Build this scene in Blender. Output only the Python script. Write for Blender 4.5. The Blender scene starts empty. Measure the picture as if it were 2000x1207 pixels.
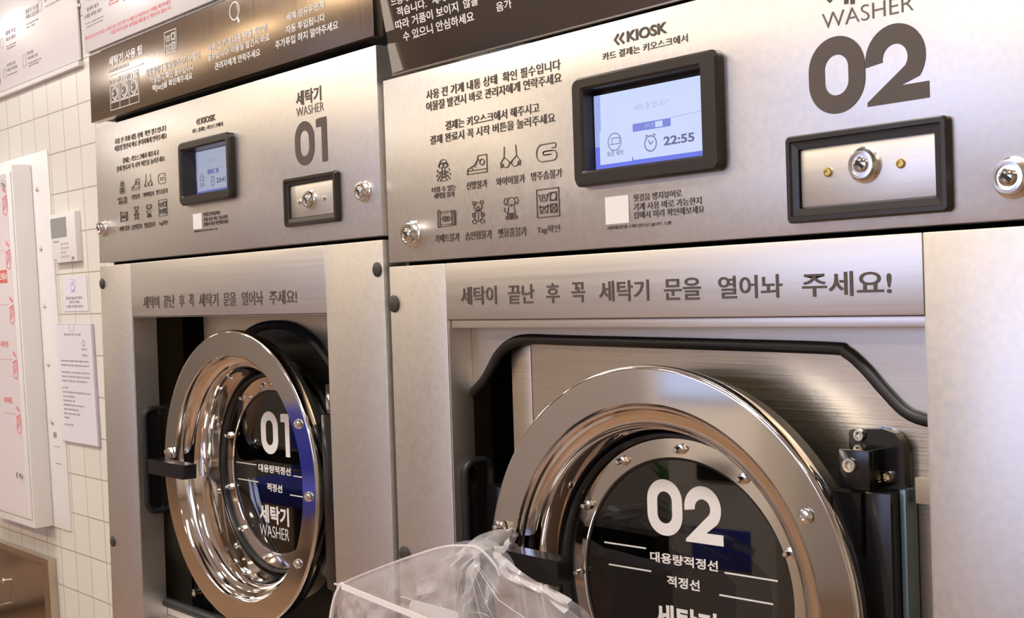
import bpy, bmesh, math, random
from mathutils import Vector, Matrix
from mathutils.geometry import tessellate_polygon

random.seed(7)
D = bpy.data
SC = bpy.context.scene
COL = SC.collection
S = 1.35                       # plane units -> metres

# ------------------------------------------------------------------ camera
def W3(u, v, w):               # u right, v up, w towards the viewer
    return Vector((u * S, -w * S, v * S))

cam_data = D.cameras.new('camera')
cam = D.objects.new('camera', cam_data)
COL.objects.link(cam)
cam_data.sensor_width = 36.0
cam_data.lens = 36.0 * 2491.99 / 2000.0
cam_data.clip_start = 0.02
rt = Vector((0.649074, 0.760011, -0.032962))
upv = Vector((0.012286, 0.032851, 0.999385))
bk = Vector((0.760626, -0.649079, 0.011985))
cp = W3(1.752777, -0.063758, 0.731616)
cam.matrix_world = Matrix(((rt.x, upv.x, bk.x, cp.x), (rt.y, upv.y, bk.y, cp.y), (rt.z, upv.z, bk.z, cp.z), (0, 0, 0, 1)))
SC.camera = cam

# ------------------------------------------------------------------ view, world
SC.view_settings.view_transform = 'Standard'
SC.view_settings.look = 'None'
SC.view_settings.gamma = 1.0
SC.view_settings.use_curve_mapping = False
SC.view_settings.exposure = 0.38
SC.cycles.max_bounces = 10
SC.cycles.glossy_bounces = 6
SC.cycles.transparent_max_bounces = 24
SC.cycles.caustics_reflective = False
SC.cycles.caustics_refractive = False
world = D.worlds.new('sky')
SC.world = world
world.use_nodes = True
wn = world.node_tree.nodes
bg = wn['Background']
bg.inputs['Color'].default_value = (0.58, 0.64, 1.0, 1)
bg.inputs['Strength'].default_value = 2.9

LAMP_STRENGTH = 26.0
LAMP_COLOR = (1.0, 0.955, 0.92)
SPOT_STRENGTH = 95.0

# ------------------------------------------------------------------ materials
def newmat(name):
    m = D.materials.new(name)
    m.use_nodes = True
    nt = m.node_tree
    return m, nt, nt.nodes['Principled BSDF']

def simple(name, col, rough=0.5, metal=0.0, spec=0.5, emit=None, estr=0.0, coat=0.0):
    m, nt, b = newmat(name)
    b.inputs['Base Color'].default_value = (*col, 1)
    b.inputs['Roughness'].default_value = rough
    b.inputs['Metallic'].default_value = metal
    b.inputs['Specular IOR Level'].default_value = spec
    if coat:
        b.inputs['Coat Weight'].default_value = coat
    if emit:
        b.inputs['Emission Color'].default_value = (*emit, 1)
        b.inputs['Emission Strength'].default_value = estr
    return m

def brushed(name, col, rough, scale=(3, 3, 260), amount=0.08, bump=0.03, metal=1.0, aniso=0.0, blotch=0.05):
    m, nt, b = newmat(name)
    N, L = nt.nodes, nt.links
    tc = N.new('ShaderNodeTexCoord')
    mp = N.new('ShaderNodeMapping'); mp.inputs['Scale'].default_value = scale
    L.new(tc.outputs['Object'], mp.inputs['Vector'])
    nz = N.new('ShaderNodeTexNoise'); nz.inputs['Scale'].default_value = 1.0
    nz.inputs['Detail'].default_value = 2.9
    L.new(mp.outputs['Vector'], nz.inputs['Vector'])
    nb = N.new('ShaderNodeTexNoise'); nb.inputs['Scale'].default_value = 4.0
    nb.inputs['Detail'].default_value = 2.0
    L.new(tc.outputs['Object'], nb.inputs['Vector'])
    ad = N.new('ShaderNodeMath'); ad.operation = 'MULTIPLY_ADD'
    L.new(nz.outputs['Fac'], ad.inputs[0]); ad.inputs[1].default_value = amount
    ad.inputs[2].default_value = rough - amount * 0.5
    ad2 = N.new('ShaderNodeMath'); ad2.operation = 'MULTIPLY_ADD'
    L.new(nb.outputs['Fac'], ad2.inputs[0]); ad2.inputs[1].default_value = blotch
    L.new(ad.outputs[0], ad2.inputs[2])
    L.new(ad2.outputs[0], b.inputs['Roughness'])
    bp = N.new('ShaderNodeBump'); bp.inputs['Strength'].default_value = bump
    bp.inputs['Distance'].default_value = 0.0015
    L.new(nz.outputs['Fac'], bp.inputs['Height'])
    L.new(bp.outputs['Normal'], b.inputs['Normal'])
    cr = N.new('ShaderNodeValToRGB')
    cr.color_ramp.elements[0].position = 0.3; cr.color_ramp.elements[1].position = 0.7
    cr.color_ramp.elements[0].color = (*[c * 0.93 for c in col], 1)
    cr.color_ramp.elements[1].color = (*col, 1)
    L.new(nz.outputs['Fac'], cr.inputs['Fac']); L.new(cr.outputs['Color'], b.inputs['Base Color'])
    b.inputs['Metallic'].default_value = metal
    b.inputs['Anisotropic'].default_value = aniso
    return m

def wavy_chrome(name, col, rough, wav=0.02, scale=9.0):
    m, nt, b = newmat(name)
    N, L = nt.nodes, nt.links
    tc = N.new('ShaderNodeTexCoord')
    nz = N.new('ShaderNodeTexNoise'); nz.inputs['Scale'].default_value = scale; nz.inputs['Detail'].default_value = 1.0
    L.new(tc.outputs['Object'], nz.inputs['Vector'])
    bp = N.new('ShaderNodeBump'); bp.inputs['Strength'].default_value = wav * 10; bp.inputs['Distance'].default_value = 0.004
    L.new(nz.outputs['Fac'], bp.inputs['Height']); L.new(bp.outputs['Normal'], b.inputs['Normal'])
    b.inputs['Base Color'].default_value = (*col, 1)
    b.inputs['Metallic'].default_value = 1.0
    b.inputs['Roughness'].default_value = rough
    return m

def tile_mat():
    m, nt, b = newmat('white_wall_tile')
    N, L = nt.nodes, nt.links
    tc = N.new('ShaderNodeTexCoord')
    mp = N.new('ShaderNodeMapping')
    mp.inputs['Location'].default_value = (0.480 * S, 0.511 * S, 0)
    L.new(tc.outputs['Object'], mp.inputs['Vector'])
    br = N.new('ShaderNodeTexBrick')
    br.offset = 0.0; br.squash = 1.0
    br.inputs['Scale'].default_value = 1.0
    br.inputs['Brick Width'].default_value = 0.0695 * S
    br.inputs['Row Height'].default_value = 0.0727 * S
    br.inputs['Mortar Size'].default_value = 0.0016
    br.inputs['Mortar Smooth'].default_value = 0.25
    br.inputs['Bias'].default_value = 0.0
    br.inputs['Color1'].default_value = (0.80, 0.775, 0.70, 1)
    br.inputs['Color2'].default_value = (0.77, 0.745, 0.675, 1)
    br.inputs['Mortar'].default_value = (0.42, 0.38, 0.30, 1)
    L.new(mp.outputs['Vector'], br.inputs['Vector'])
    L.new(br.outputs['Color'], b.inputs['Base Color'])
    bp = N.new('ShaderNodeBump'); bp.invert = True
    bp.inputs['Strength'].default_value = 0.5; bp.inputs['Distance'].default_value = 0.0015
    L.new(br.outputs['Fac'], bp.inputs['Height']); L.new(bp.outputs['Normal'], b.inputs['Normal'])
    b.inputs['Roughness'].default_value = 0.3
    return m

def wood_mat():
    m, nt, b = newmat('brown_wood_floor')
    N, L = nt.nodes, nt.links
    tc = N.new('ShaderNodeTexCoord')
    br = N.new('ShaderNodeTexBrick')
    br.inputs['Scale'].default_value = 1.0
    br.inputs['Brick Width'].default_value = 1.2; br.inputs['Row Height'].default_value = 0.14
    br.inputs['Mortar Size'].default_value = 0.002
    br.inputs['Color1'].default_value = (0.34, 0.21, 0.13, 1)
    br.inputs['Color2'].default_value = (0.26, 0.16, 0.10, 1)
    br.inputs['Mortar'].default_value = (0.08, 0.04, 0.02, 1)
    L.new(tc.outputs['Object'], br.inputs['Vector'])
    L.new(br.outputs['Color'], b.inputs['Base Color'])
    b.inputs['Roughness'].default_value = 0.35
    return m

def glass_mat(name, tint, ior=1.5):
    m = D.materials.new(name); m.use_nodes = True
    nt = m.node_tree; N, L = nt.nodes, nt.links
    N.remove(N['Principled BSDF'])
    out = N['Material Output']
    tr = N.new('ShaderNodeBsdfTransparent'); tr.inputs['Color'].default_value = (*tint, 1)
    gl = N.new('ShaderNodeBsdfGlossy'); gl.inputs['Roughness'].default_value = 0.02
    fr = N.new('ShaderNodeFresnel'); fr.inputs['IOR'].default_value = ior
    mx = N.new('ShaderNodeMixShader')
    L.new(fr.outputs[0], mx.inputs[0]); L.new(tr.outputs[0], mx.inputs[1]); L.new(gl.outputs[0], mx.inputs[2])
    L.new(mx.outputs[0], out.inputs['Surface'])
    return m

def film_mat(name, trans, diff_col, rough, bumpy=0.25):
    m = D.materials.new(name); m.use_nodes = True
    nt = m.node_tree; N, L = nt.nodes, nt.links
    b = N['Principled BSDF']; out = N['Material Output']
    b.inputs['Base Color'].default_value = (*diff_col, 1)
    b.inputs['Roughness'].default_value = rough
    b.inputs['Specular IOR Level'].default_value = 0.8
    tr = N.new('ShaderNodeBsdfTransparent'); tr.inputs['Color'].default_value = (0.95, 0.94, 0.95, 1)
    tc = N.new('ShaderNodeTexCoord')
    nz = N.new('ShaderNodeTexNoise'); nz.inputs['Scale'].default_value = 26.0; nz.inputs['Detail'].default_value = 4.0
    nz.inputs['Distortion'].default_value = 1.4
    L.new(tc.outputs['Object'], nz.inputs['Vector'])
    bp = N.new('ShaderNodeBump'); bp.inputs['Strength'].default_value = bumpy; bp.inputs['Distance'].default_value = 0.01
    L.new(nz.outputs['Fac'], bp.inputs['Height']); L.new(bp.outputs['Normal'], b.inputs['Normal'])
    mx = N.new('ShaderNodeMixShader'); mx.inputs[0].default_value = trans
    L.new(b.outputs[0], mx.inputs[1]); L.new(tr.outputs[0], mx.inputs[2])
    L.new(mx.outputs[0], out.inputs['Surface'])
    return m

STEEL = brushed('satin_steel', (0.80, 0.77, 0.74), 0.36, (140, 3, 140), 0.10, 0.05)
STEEL2 = brushed('satin_steel_lintel', (0.80, 0.77, 0.74), 0.36, (4, 4, 300), 0.10, 0.03)
BACKSTEEL = brushed('brushed_drum_plate', (0.82, 0.73, 0.60), 0.30, (6, 6, 420), 0.12, 0.10, blotch=0.0)
SIGNSTEEL = brushed('bronze_brushed_steel', (0.42, 0.335, 0.27), 0.20, (320, 4, 4), 0.12, 0.06)
SIGNGREY = brushed('dark_grey_film', (0.24, 0.21, 0.20), 0.17, (9, 9, 9), 0.10, 0.06)
EDGE = simple('bright_steel_edge', (0.85, 0.82, 0.78), 0.25, 1.0)
CHROME = wavy_chrome('polished_steel', (0.80, 0.77, 0.75), 0.075, 0.008, 7.0)
CHROME_BOWL = wavy_chrome('polished_bowl_steel', (0.82, 0.78, 0.75), 0.06, 0.03, 11.0)
BOLT = simple('bright_bolt_steel', (0.85, 0.84, 0.82), 0.18, 1.0)
BRASS = simple('brass', (0.70, 0.50, 0.16), 0.3, 1.0)
BLACK = simple('black_painted_metal', (0.009, 0.009, 0.010), 0.18, 0.0, 0.6)
RUBBER = simple('black_rubber', (0.016, 0.016, 0.018), 0.45)
BEZEL = simple('black_brown_plastic', (0.028, 0.023, 0.020), 0.30)
DARK = simple('void_shade', (0.012, 0.012, 0.012), 0.6)  # near-black colour stands for the darkness in gaps and cavities
SIDE = simple('shade_beige_metal', (0.42, 0.36, 0.28), 0.5, 0.3)  # brown of the washer's shaded side put into the colour
PLUG = simple('dark_rubber_plug', (0.045, 0.038, 0.034), 0.55)
INK = simple('dark_brown_vinyl', (0.085, 0.065, 0.055), 0.5)
INKSOFT = simple('brown_thin_vinyl', (0.16, 0.13, 0.11), 0.5)
WHITEINK = simple('white_vinyl', (0.86, 0.84, 0.82), 0.5)
WHITELABEL = simple('white_label_paper', (0.82, 0.80, 0.79), 0.6)
TILE = tile_mat()
WOOD = wood_mat()
PAINT = simple('warm_white_paint', (0.80, 0.77, 0.74), 0.6)
GREYWALL = simple('grey_lilac_wall_paint', (0.44, 0.43, 0.47), 0.6)
CEIL = simple('white_ceiling_paint', (0.84, 0.81, 0.76), 0.7)
WHITEBOX = simple('white_powder_coat', (0.84, 0.83, 0.81), 0.35)
FILM = simple('pinkish_protective_film', (0.80, 0.74, 0.76), 0.3)
RED = simple('red_print', (0.72, 0.16, 0.13), 0.5)
PINKRED = simple('faded_red_print', (0.80, 0.25, 0.27), 0.5)
GREYPRINT = simple('grey_print', (0.30, 0.27, 0.27), 0.6)
BOARD = simple('glossy_white_board', (0.82, 0.78, 0.77), 0.22, 0.0, 0.5)
LCD = simple('grey_lcd', (0.30, 0.31, 0.30), 0.25)
PLASTIC = simple('white_plastic', (0.82, 0.80, 0.78), 0.35)
PAPER = simple('white_paper', (0.80, 0.79, 0.84), 0.25)
BLUEPRINT = simple('blue_print', (0.35, 0.42, 0.75), 0.6)
GLASS_DOOR = glass_mat('dark_door_glass', (0.35, 0.38, 0.40), 2.1)
GLASS_WIN = glass_mat('window_glass', (0.95, 0.97, 0.98), 1.45)
BAGFILM = film_mat('clear_crumpled_plastic', 0.74, (0.86, 0.84, 0.87), 0.07, 0.35)
BAGFILM2 = film_mat('milky_plastic_layer', 0.50, (0.88, 0.86, 0.88), 0.22)
BINDING = simple('white_binding_tape', (0.86, 0.84, 0.85), 0.4)
BLUE = simple('blue_fabric', (0.04, 0.06, 0.50), 0.7)
GREEN = simple('green_leaf', (0.06, 0.20, 0.03), 0.5)
TERRA = simple('pale_pot', (0.6, 0.55, 0.5), 0.6)
TABLEWOOD = simple('pale_table_wood', (0.50, 0.32, 0.18), 0.4)
LAMPM = simple('lamp_diffuser', (1, 1, 1), 0.5, 0, 0.0, LAMP_COLOR, LAMP_STRENGTH)
SPOTM = simple('spot_lens', (1, 1, 1), 0.5, 0, 0.0, (1.0, 0.80, 0.50), SPOT_STRENGTH)
SCR_BG = simple('screen_pale_blue', (0.02, 0.02, 0.03), 0.12, 0, 0.4, (0.55, 0.63, 0.90), 0.85)
SCR_SIDE = simple('screen_side_blue', (0.02, 0.02, 0.03), 0.12, 0, 0.4, (0.35, 0.45, 0.82), 0.75)
SCR_DEEP = simple('screen_deep_blue', (0.02, 0.02, 0.03), 0.12, 0, 0.4, (0.13, 0.17, 0.72), 0.85)
SCR_TAB = simple('screen_violet', (0.02, 0.02, 0.03), 0.12, 0, 0.4, (0.20, 0.25, 0.72), 0.75)
SCR_PANE = simple('screen_pane', (0.02, 0.02, 0.03), 0.12, 0, 0.4, (0.58, 0.66, 0.92), 0.80)
SCR_INK = simple('screen_text', (0.02, 0.02, 0.03), 0.2, 0, 0.4, (0.16, 0.19, 0.36), 0.6)
SCR_FAINT = simple('screen_faint_text', (0.02, 0.02, 0.03), 0.2, 0, 0.4, (0.40, 0.46, 0.68), 0.8)

# ------------------------------------------------------------------ frames and mesh helpers
class Frame:
    def __init__(self, p0, e=(1, 0, 0), up=(0, 1, 0), n=(0, 0, 1)):   # given in u, v, w
        self.p = W3(*p0)
        self.e = W3(*e).normalized(); self.u = W3(*up).normalized(); self.n = W3(*n).normalized()
    def at(self, x, y, z=0.0):
        return self.p + (self.e * x + self.u * y + self.n * z) * S
    def moved(self, x, y, z=0.0):
        f = Frame((0, 0, 0)); f.p = self.at(x, y, z); f.e, f.u, f.n = self.e.copy(), self.u.copy(), self.n.copy()
        return f
    def spun(self, a):          # in-plane rotation
        f = Frame((0, 0, 0)); f.p = self.p.copy(); f.n = self.n.copy()
        c, s = math.cos(a), math.sin(a)
        f.e = self.e * c + self.u * s; f.u = self.u * c - self.e * s
        return f

FRONT = Frame((0, 0, 0))
KW = 0.0262
WALL = Frame((0, 0, -0.15), (1, 0, 0), (0, 1, KW), (0, -KW, 1))
KS = 0.14

def BM():
    return bmesh.new()

def obj(name, bm, mat, parent=None, smooth=False, label=None):
    me = D.meshes.new(name)
    off = parent_origin(parent)
    bmesh.ops.translate(bm, verts=bm.verts, vec=-off)
    bmesh.ops.recalc_face_normals(bm, faces=bm.faces)
    bm.to_mesh(me); bm.free()
    mats = mat if isinstance(mat, (list, tuple)) else [mat]
    for m in mats:
        me.materials.append(m)
    if smooth:
        for p in me.polygons:
            p.use_smooth = True
        try:
            me.set_sharp_from_angle(angle=math.radians(38))
        except Exception:
            pass
    o = D.objects.new(name, me)
    COL.objects.link(o)
    if parent:
        o.parent = parent
    if label:
        o['label'] = label
    return o

def parent_origin(p):
    v = Vector((0, 0, 0))
    while p is not None:
        v += Vector(p.location); p = p.parent
    return v

def thing(name, label, cat, loc, group=None):
    o = D.objects.new(name, None); COL.objects.link(o)
    o.empty_display_size = 0.05
    o.location = loc
    o['label'] = label; o['category'] = cat
    if group:
        o['group'] = group
    return o

def struct(name, bm, mat, smooth=False):
    o = obj(name, bm, mat, None, smooth); o['kind'] = 'structure'
    return o

def box(bm, F, x0, x1, y0, y1, z0, z1, bev=0.0):
    vs = [bm.verts.new(F.at(x, y, z)) for z in (z0, z1) for y in (y0, y1) for x in (x0, x1)]
    fs = [(0, 1, 3, 2), (4, 6, 7, 5), (0, 4, 5, 1), (2, 3, 7, 6), (0, 2, 6, 4), (1, 5, 7, 3)]
    faces = [bm.faces.new([vs[i] for i in f]) for f in fs]
    bmesh.ops.recalc_face_normals(bm, faces=faces)
    if bev:
        edges = list({e for f in faces for e in f.edges})
        bmesh.ops.bevel(bm, geom=edges, offset=bev * S, segments=2, affect='EDGES', profile=0.6)

def prism(bm, F, pts, z0, z1):
    a = [bm.verts.new(F.at(x, y, z0)) for x, y in pts]
    b = [bm.verts.new(F.at(x, y, z1)) for x, y in pts]
    n = len(pts)
    fs = []
    for i in range(n):
        j = (i + 1) % n
        fs.append(bm.faces.new((a[i], a[j], b[j], b[i])))
    if n <= 4:
        bm.faces.new(b); bm.faces.new(a[::-1])
        return
    for tri in tessellate_polygon([[Vector((x, y, 0)) for x, y in pts]]):
        i, j, k = tri
        try:
            bm.faces.new((b[i], b[j], b[k])); bm.faces.new((a[k], a[j], a[i]))
        except ValueError:
            pass

def rrect(x0, x1, y0, y1, r, seg=6):
    out = []
    for cx, cy, a0 in ((x1 - r, y1 - r, 0), (x0 + r, y1 - r, 90), (x0 + r, y0 + r, 180), (x1 - r, y0 + r, 270)):
        for i in range(seg + 1):
            a = math.radians(a0 + 90 * i / seg)
            out.append((cx + r * math.cos(a), cy + r * math.sin(a)))
    return out

def ringframe(bm, F, sections):
    # sections: list of (pts, z) closed loops with equal counts, lofted in order
    loops = [[bm.verts.new(F.at(x, y, z)) for x, y in pts] for pts, z in sections]
    for A, B in zip(loops, loops[1:]):
        n = len(A)
        for i in range(n):
            j = (i + 1) % n
            bm.faces.new((A[i], A[j], B[j], B[i]))
    return loops

def lathe(bm, F, prof, seg=128, cap0=False, cap1=False, a0=0.0):
    loops = []
    for r, z in prof:
        loops.append([bm.verts.new(F.at(r * math.cos(a0 + 2 * math.pi * i / seg), r * math.sin(a0 + 2 * math.pi * i / seg), z)) for i in range(seg)])
    for A, B in zip(loops, loops[1:]):
        for i in range(seg):
            j = (i + 1) % seg
            bm.faces.new((A[i], A[j], B[j], B[i]))
    if cap0:
        bm.faces.new(loops[0][::-1])
    if cap1:
        bm.faces.new(loops[-1])

def smooth_path(pts, n=8):
    out = []
    P = [Vector(p) for p in pts]
    for i in range(len(P) - 1):
        p0 = P[max(i - 1, 0)]; p1 = P[i]; p2 = P[i + 1]; p3 = P[min(i + 2, len(P) - 1)]
        for k in range(n):
            t = k / n
            out.append(0.5 * ((2 * p1) + (p2 - p0) * t + (2 * p0 - 5 * p1 + 4 * p2 - p3) * t * t + (3 * p1 - p0 - 3 * p2 + p3) * t ** 3))
    out.append(P[-1])
    return out

def tube(bm, pts, r, seg=12, closed=False):        # pts in world coordinates
    P = [Vector(p) for p in pts]
    n = len(P)
    loops = []
    ref = None
    for i in range(n):
        a = P[(i - 1) % n] if (i > 0 or closed) else P[i]
        b = P[(i + 1) % n] if (i < n - 1 or closed) else P[i]
        t = (b - a).normalized()
        if ref is None:
            ref = t.orthogonal().normalized()
        ref = (ref - t * ref.dot(t)).normalized()
        bi = t.cross(ref)
        loops.append([bm.verts.new(P[i] + (ref * math.cos(2 * math.pi * k / seg) + bi * math.sin(2 * math.pi * k / seg)) * r) for k in range(seg)])
    for i in range(n - 1 if not closed else n):
        A, B = loops[i], loops[(i + 1) % n]
        for k in range(seg):
            j = (k + 1) % seg
            bm.faces.new((A[k], A[j], B[j], B[k]))
    if not closed:
        bm.faces.new(loops[0][::-1]); bm.faces.new(loops[-1])

LZ0, LZ1 = 0.0001, 0.00045      # vinyl film

def stroke(bm, F, pts, wd, closed=False, z0=LZ0, z1=LZ1):
    # flat band of width wd along a polyline
    P = [Vector((x, y)) for x, y in pts]
    n = len(P)
    L, R = [], []
    for i in range(n):
        a = P[(i - 1) % n] if (i > 0 or closed) else None
        b = P[(i + 1) % n] if (i < n - 1 or closed) else None
        d1 = (P[i] - a).normalized() if a is not None and (P[i] - a).length > 1e-9 else None
        d2 = (b - P[i]).normalized() if b is not None and (b - P[i]).length > 1e-9 else None
        d1 = d1 or d2; d2 = d2 or d1
        if d1 is None:
            continue
        t = d1 + d2
        t = t.normalized() if t.length > 1e-6 else d1
        nn = Vector((-t.y, t.x))
        k = 1.0 / max(0.45, nn.dot(Vector((-d1.y, d1.x))))
        L.append(P[i] + nn * wd * 0.5 * k); R.append(P[i] - nn * wd * 0.5 * k)
    m = len(L)
    def q(v, z):
        return bm.verts.new(F.at(v.x, v.y, z))
    lt = [q(v, z1) for v in L]; rt_ = [q(v, z1) for v in R]
    lb = [q(v, z0) for v in L]; rb = [q(v, z0) for v in R]
    for i in range(m if closed else m - 1):
        j = (i + 1) % m
        bm.faces.new((lt[i], rt_[i], rt_[j], lt[j]))
        bm.faces.new((lt[i], lt[j], lb[j], lb[i]))
        bm.faces.new((rt_[j], rt_[i], rb[i], rb[j]))

def arc(cx, cy, rx, ry, a0, a1, n=16):
    return [(cx + rx * math.cos(math.radians(a0 + (a1 - a0) * i / n)), cy + ry * math.sin(math.radians(a0 + (a1 - a0) * i / n))) for i in range(n + 1)]

def circle(cx, cy, rx, ry=None, n=20):
    return arc(cx, cy, rx, ry or rx, 0, 360, n)[:-1]

_TXT = {}
TMP = D.scenes.new('lettering_workshop')
def text_mesh(s, bold):
    key = (s, bold)
    if key in _TXT:
        return _TXT[key]
    cu = D.curves.new('lettering_source', 'FONT')
    cu.body = s
    cu.size = 1.0
    cu.resolution_u = 4
    cu.offset = bold
    cu.extrude = 0.02
    cu.fill_mode = 'BOTH'
    o = D.objects.new('lettering_source', cu)
    TMP.collection.objects.link(o)
    vl = TMP.view_layers[0]
    vl.update()
    dg = vl.depsgraph
    ev = o.evaluated_get(dg)
    me = ev.to_mesh()
    V = [v.co.copy() for v in me.vertices]
    P = [tuple(p.vertices) for p in me.polygons]
    ev.to_mesh_clear()
    D.objects.remove(o); D.curves.remove(cu)
    x0 = min(v.x for v in V); x1 = max(v.x for v in V); y0 = min(v.y for v in V); y1 = max(v.y for v in V)
    V = [((v.x - x0) / (x1 - x0), (v.y - y0) / (y1 - y0), 1 if v.z > 0 else 0) for v in V]
    _TXT[key] = (V, P)
    return _TXT[key]

def text(bm, F, s, x0, y0, x1, h, bold=0.012, z0=LZ0, z1=LZ1):
    V, P = text_mesh(s, bold)
    vs = [bm.verts.new(F.at(x0 + x * (x1 - x0), y0 + y * h, z1 if k else z0)) for x, y, k in V]
    for p in P:
        try:
            bm.faces.new([vs[i] for i in p])
        except ValueError:
            pass

def lines(name, F, items, mat, parent, z0=LZ0, z1=LZ1):
    # every printed line is a part of its own
    for s, x0, y, x1, h, bo in items:
        b = BM(); text(b, F, s, x0, y, x1, h, bo, z0, z1); obj(name, b, mat, parent)

def digit(bm, F, ch, x0, y0, wd, h, t=None):
    t = t or wd * 0.29
    if ch == '0':
        r = wd / 2
        outer = rrect(x0, x0 + wd, y0, y0 + h, r * 0.98, 12)
        inner = rrect(x0 + t, x0 + wd - t, y0 + t * 0.95, y0 + h - t * 0.95, (r - t) * 0.98, 12)
        lo = ringframe(bm, F, [(outer, LZ0), (outer, LZ1), (inner, LZ1), (inner, LZ0)])
    elif ch == '1':
        p = [(0.52, 0), (1, 0), (1, 1), (0.45, 1), (0, 0.86), (0, 0.66), (0.52, 0.73)]
        p = [(0.50, 0), (1, 0), (1, 1), (0.40, 1), (0, 0.985), (0, 0.80), (0.50, 0.80)]
        prism(bm, F, [(x0 + a * wd, y0 + b * h) for a, b in p], LZ0, LZ1)
    elif ch == '2':
        R = wd * 0.49; cx = x0 + wd * 0.47; cy = y0 + h - R
        ro, ri = R, R - t
        out = arc(cx, cy, ro, ro, 188, -38, 26)
        inn = arc(cx, cy, ri, ri, -38, 188, 26)
        bt = t * 0.82
        p = out + [(x0 + wd * 0.555, y0 + bt), (x0 + wd, y0 + bt), (x0 + wd, y0), (x0, y0), (x0, y0 + bt * 0.25)] + inn
        prism(bm, F, p, LZ0, LZ1)

# ------------------------------------------------------------------ the room
FLOOR_V = -1.15
CEIL_V = 1.0
UL, UR, WF = -6.2, 3.4, 3.3
b = BM()
vs = [(UL, FLOOR_V), (UR, FLOOR_V), (UR, CEIL_V), (UL, CEIL_V)]
prism(b, WALL, vs, -0.05, 0.0)
o = struct('wall_back', b, TILE)
# tile texture uses the wall's own axes
mw = Matrix((( 1, 0, 0, 0), (0, WALL.u.y, -WALL.n.y * -1, WALL.p.y), (0, WALL.u.z, WALL.n.z, WALL.p.z), (0, 0, 0, 1)))
M3 = Matrix((WALL.e, WALL.u, WALL.n)).transposed().to_4x4(); M3.translation = WALL.p
o.data.transform(M3.inverted()); o.matrix_world = M3
b = BM(); box(b, FRONT, UL - 0.1, UR + 0.1, FLOOR_V - 0.06, FLOOR_V, -0.3, WF + 0.1); struct('floor', b, WOOD)
b = BM(); box(b, FRONT, UL - 0.1, UR + 0.1, CEIL_V, CEIL_V + 0.06, -0.3, WF + 0.1); struct('ceiling', b, CEIL)
b = BM(); box(b, FRONT, UL - 0.1, UL, FLOOR_V, CEIL_V, -0.3, WF + 0.1); struct('wall_left', b, PAINT)
b = BM(); box(b, FRONT, UR, UR + 0.1, FLOOR_V, CEIL_V, -0.3, WF + 0.1); struct('wall_right', b, PAINT)
# shopfront wall behind the camera with two window openings
def front_wall():
    b = BM()
    wins = [(-3.2, -2.3), (-0.9, 1.2)]  # first opening is an added window, placed to throw glare on a guide board
    y0, y1 = -0.12, 0.78
    box(b, FRONT, UL, UR, FLOOR_V, y0, WF, WF + 0.1)
    box(b, FRONT, UL, UR, y1, CEIL_V, WF, WF + 0.1)
    xs = [UL] + [v for w in wins for v in w] + [UR]
    for i in range(0, len(xs), 2):
        box(b, FRONT, xs[i], xs[i + 1], y0, y1, WF, WF + 0.1)
    struct('wall_front', b, GREYWALL)
    for i, (x0, x1) in enumerate(wins):
        b = BM()
        t = 0.03
        for a in ((x0, x0 + t, y0, y1), (x1 - t, x1, y0, y1), (x0 + t, x1 - t, y0, y0 + t), (x0 + t, x1 - t, y1 - t, y1), ((x0 + x1) / 2 - t / 2, (x0 + x1) / 2 + t / 2, y0 + t, y1 - t)):
            box(b, FRONT, *a, WF + 0.02, WF + 0.06)
        w = struct('window_%d' % (i + 1), b, BLACK)
        b = BM(); box(b, FRONT, x0 + t, x1 - t, y0 + t, y1 - t, WF + 0.037, WF + 0.042)
        obj('pane', b, GLASS_WIN, w)
front_wall()

def ceiling_light(u, w, label):
    t = thing('ceiling_light', label, 'ceiling light', W3(u, CEIL_V, w), 'warm ceiling panel lights')
    L, Wd = 0.42, 0.11
    b = BM(); ringframe(b, Frame((u, CEIL_V, w), (1, 0, 0), (0, 0, 1), (0, -1, 0)),
        [(rrect(-L, L, -Wd, Wd, 0.01), 0), (rrect(-L, L, -Wd, Wd, 0.01), 0.025), (rrect(-L + .012, L - .012, -Wd + .012, Wd - .012, 0.008), 0.025), (rrect(-L + .012, L - .012, -Wd + .012, Wd - .012, 0.008), 0.0)])
    obj('frame', b, WHITEBOX, t)
    b = BM(); box(b, FRONT, u - L + .012, u + L - .012, CEIL_V - 0.018, CEIL_V - 0.012, w - Wd + .012, w + Wd - .012)
    obj('diffuser', b, LAMPM, t)
for u, w, lab in ((-3.5, 1.05, 'warm ceiling panel light over the left end of the washer aisle'), (-0.5, 0.75, 'warm ceiling panel light over the washer numbered 01'),
                  (1.2, 0.75, 'warm ceiling panel light over the washer numbered 02')):
    ceiling_light(u, w, lab)
def downlight(u, w, label):
    t = thing('downlight', label, 'ceiling light', W3(u, CEIL_V, w), 'row of round downlights')
    Q = Frame((u, CEIL_V, w), (1, 0, 0), (0, 0, 1), (0, -1, 0))
    b = BM(); lathe(b, Q, [(.11, 0), (.11, .006), (.095, .010), (.09, .004)], 48); obj('trim_ring', b, WHITEBOX, t, True)
    b = BM(); lathe(b, Q, [(.09, .004), (.001, .004)], 48, False, True); obj('lens', b, SPOTM, t)
for k, u in enumerate((-4.55, -3.46, -2.40, -1.30, -0.20, 0.90, 2.0)):
    downlight(u, 2.03, 'round warm downlight, number %s from the left end of its row' % ('one', 'two', 'three', 'four', 'five', 'six', 'seven')[k])

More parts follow.
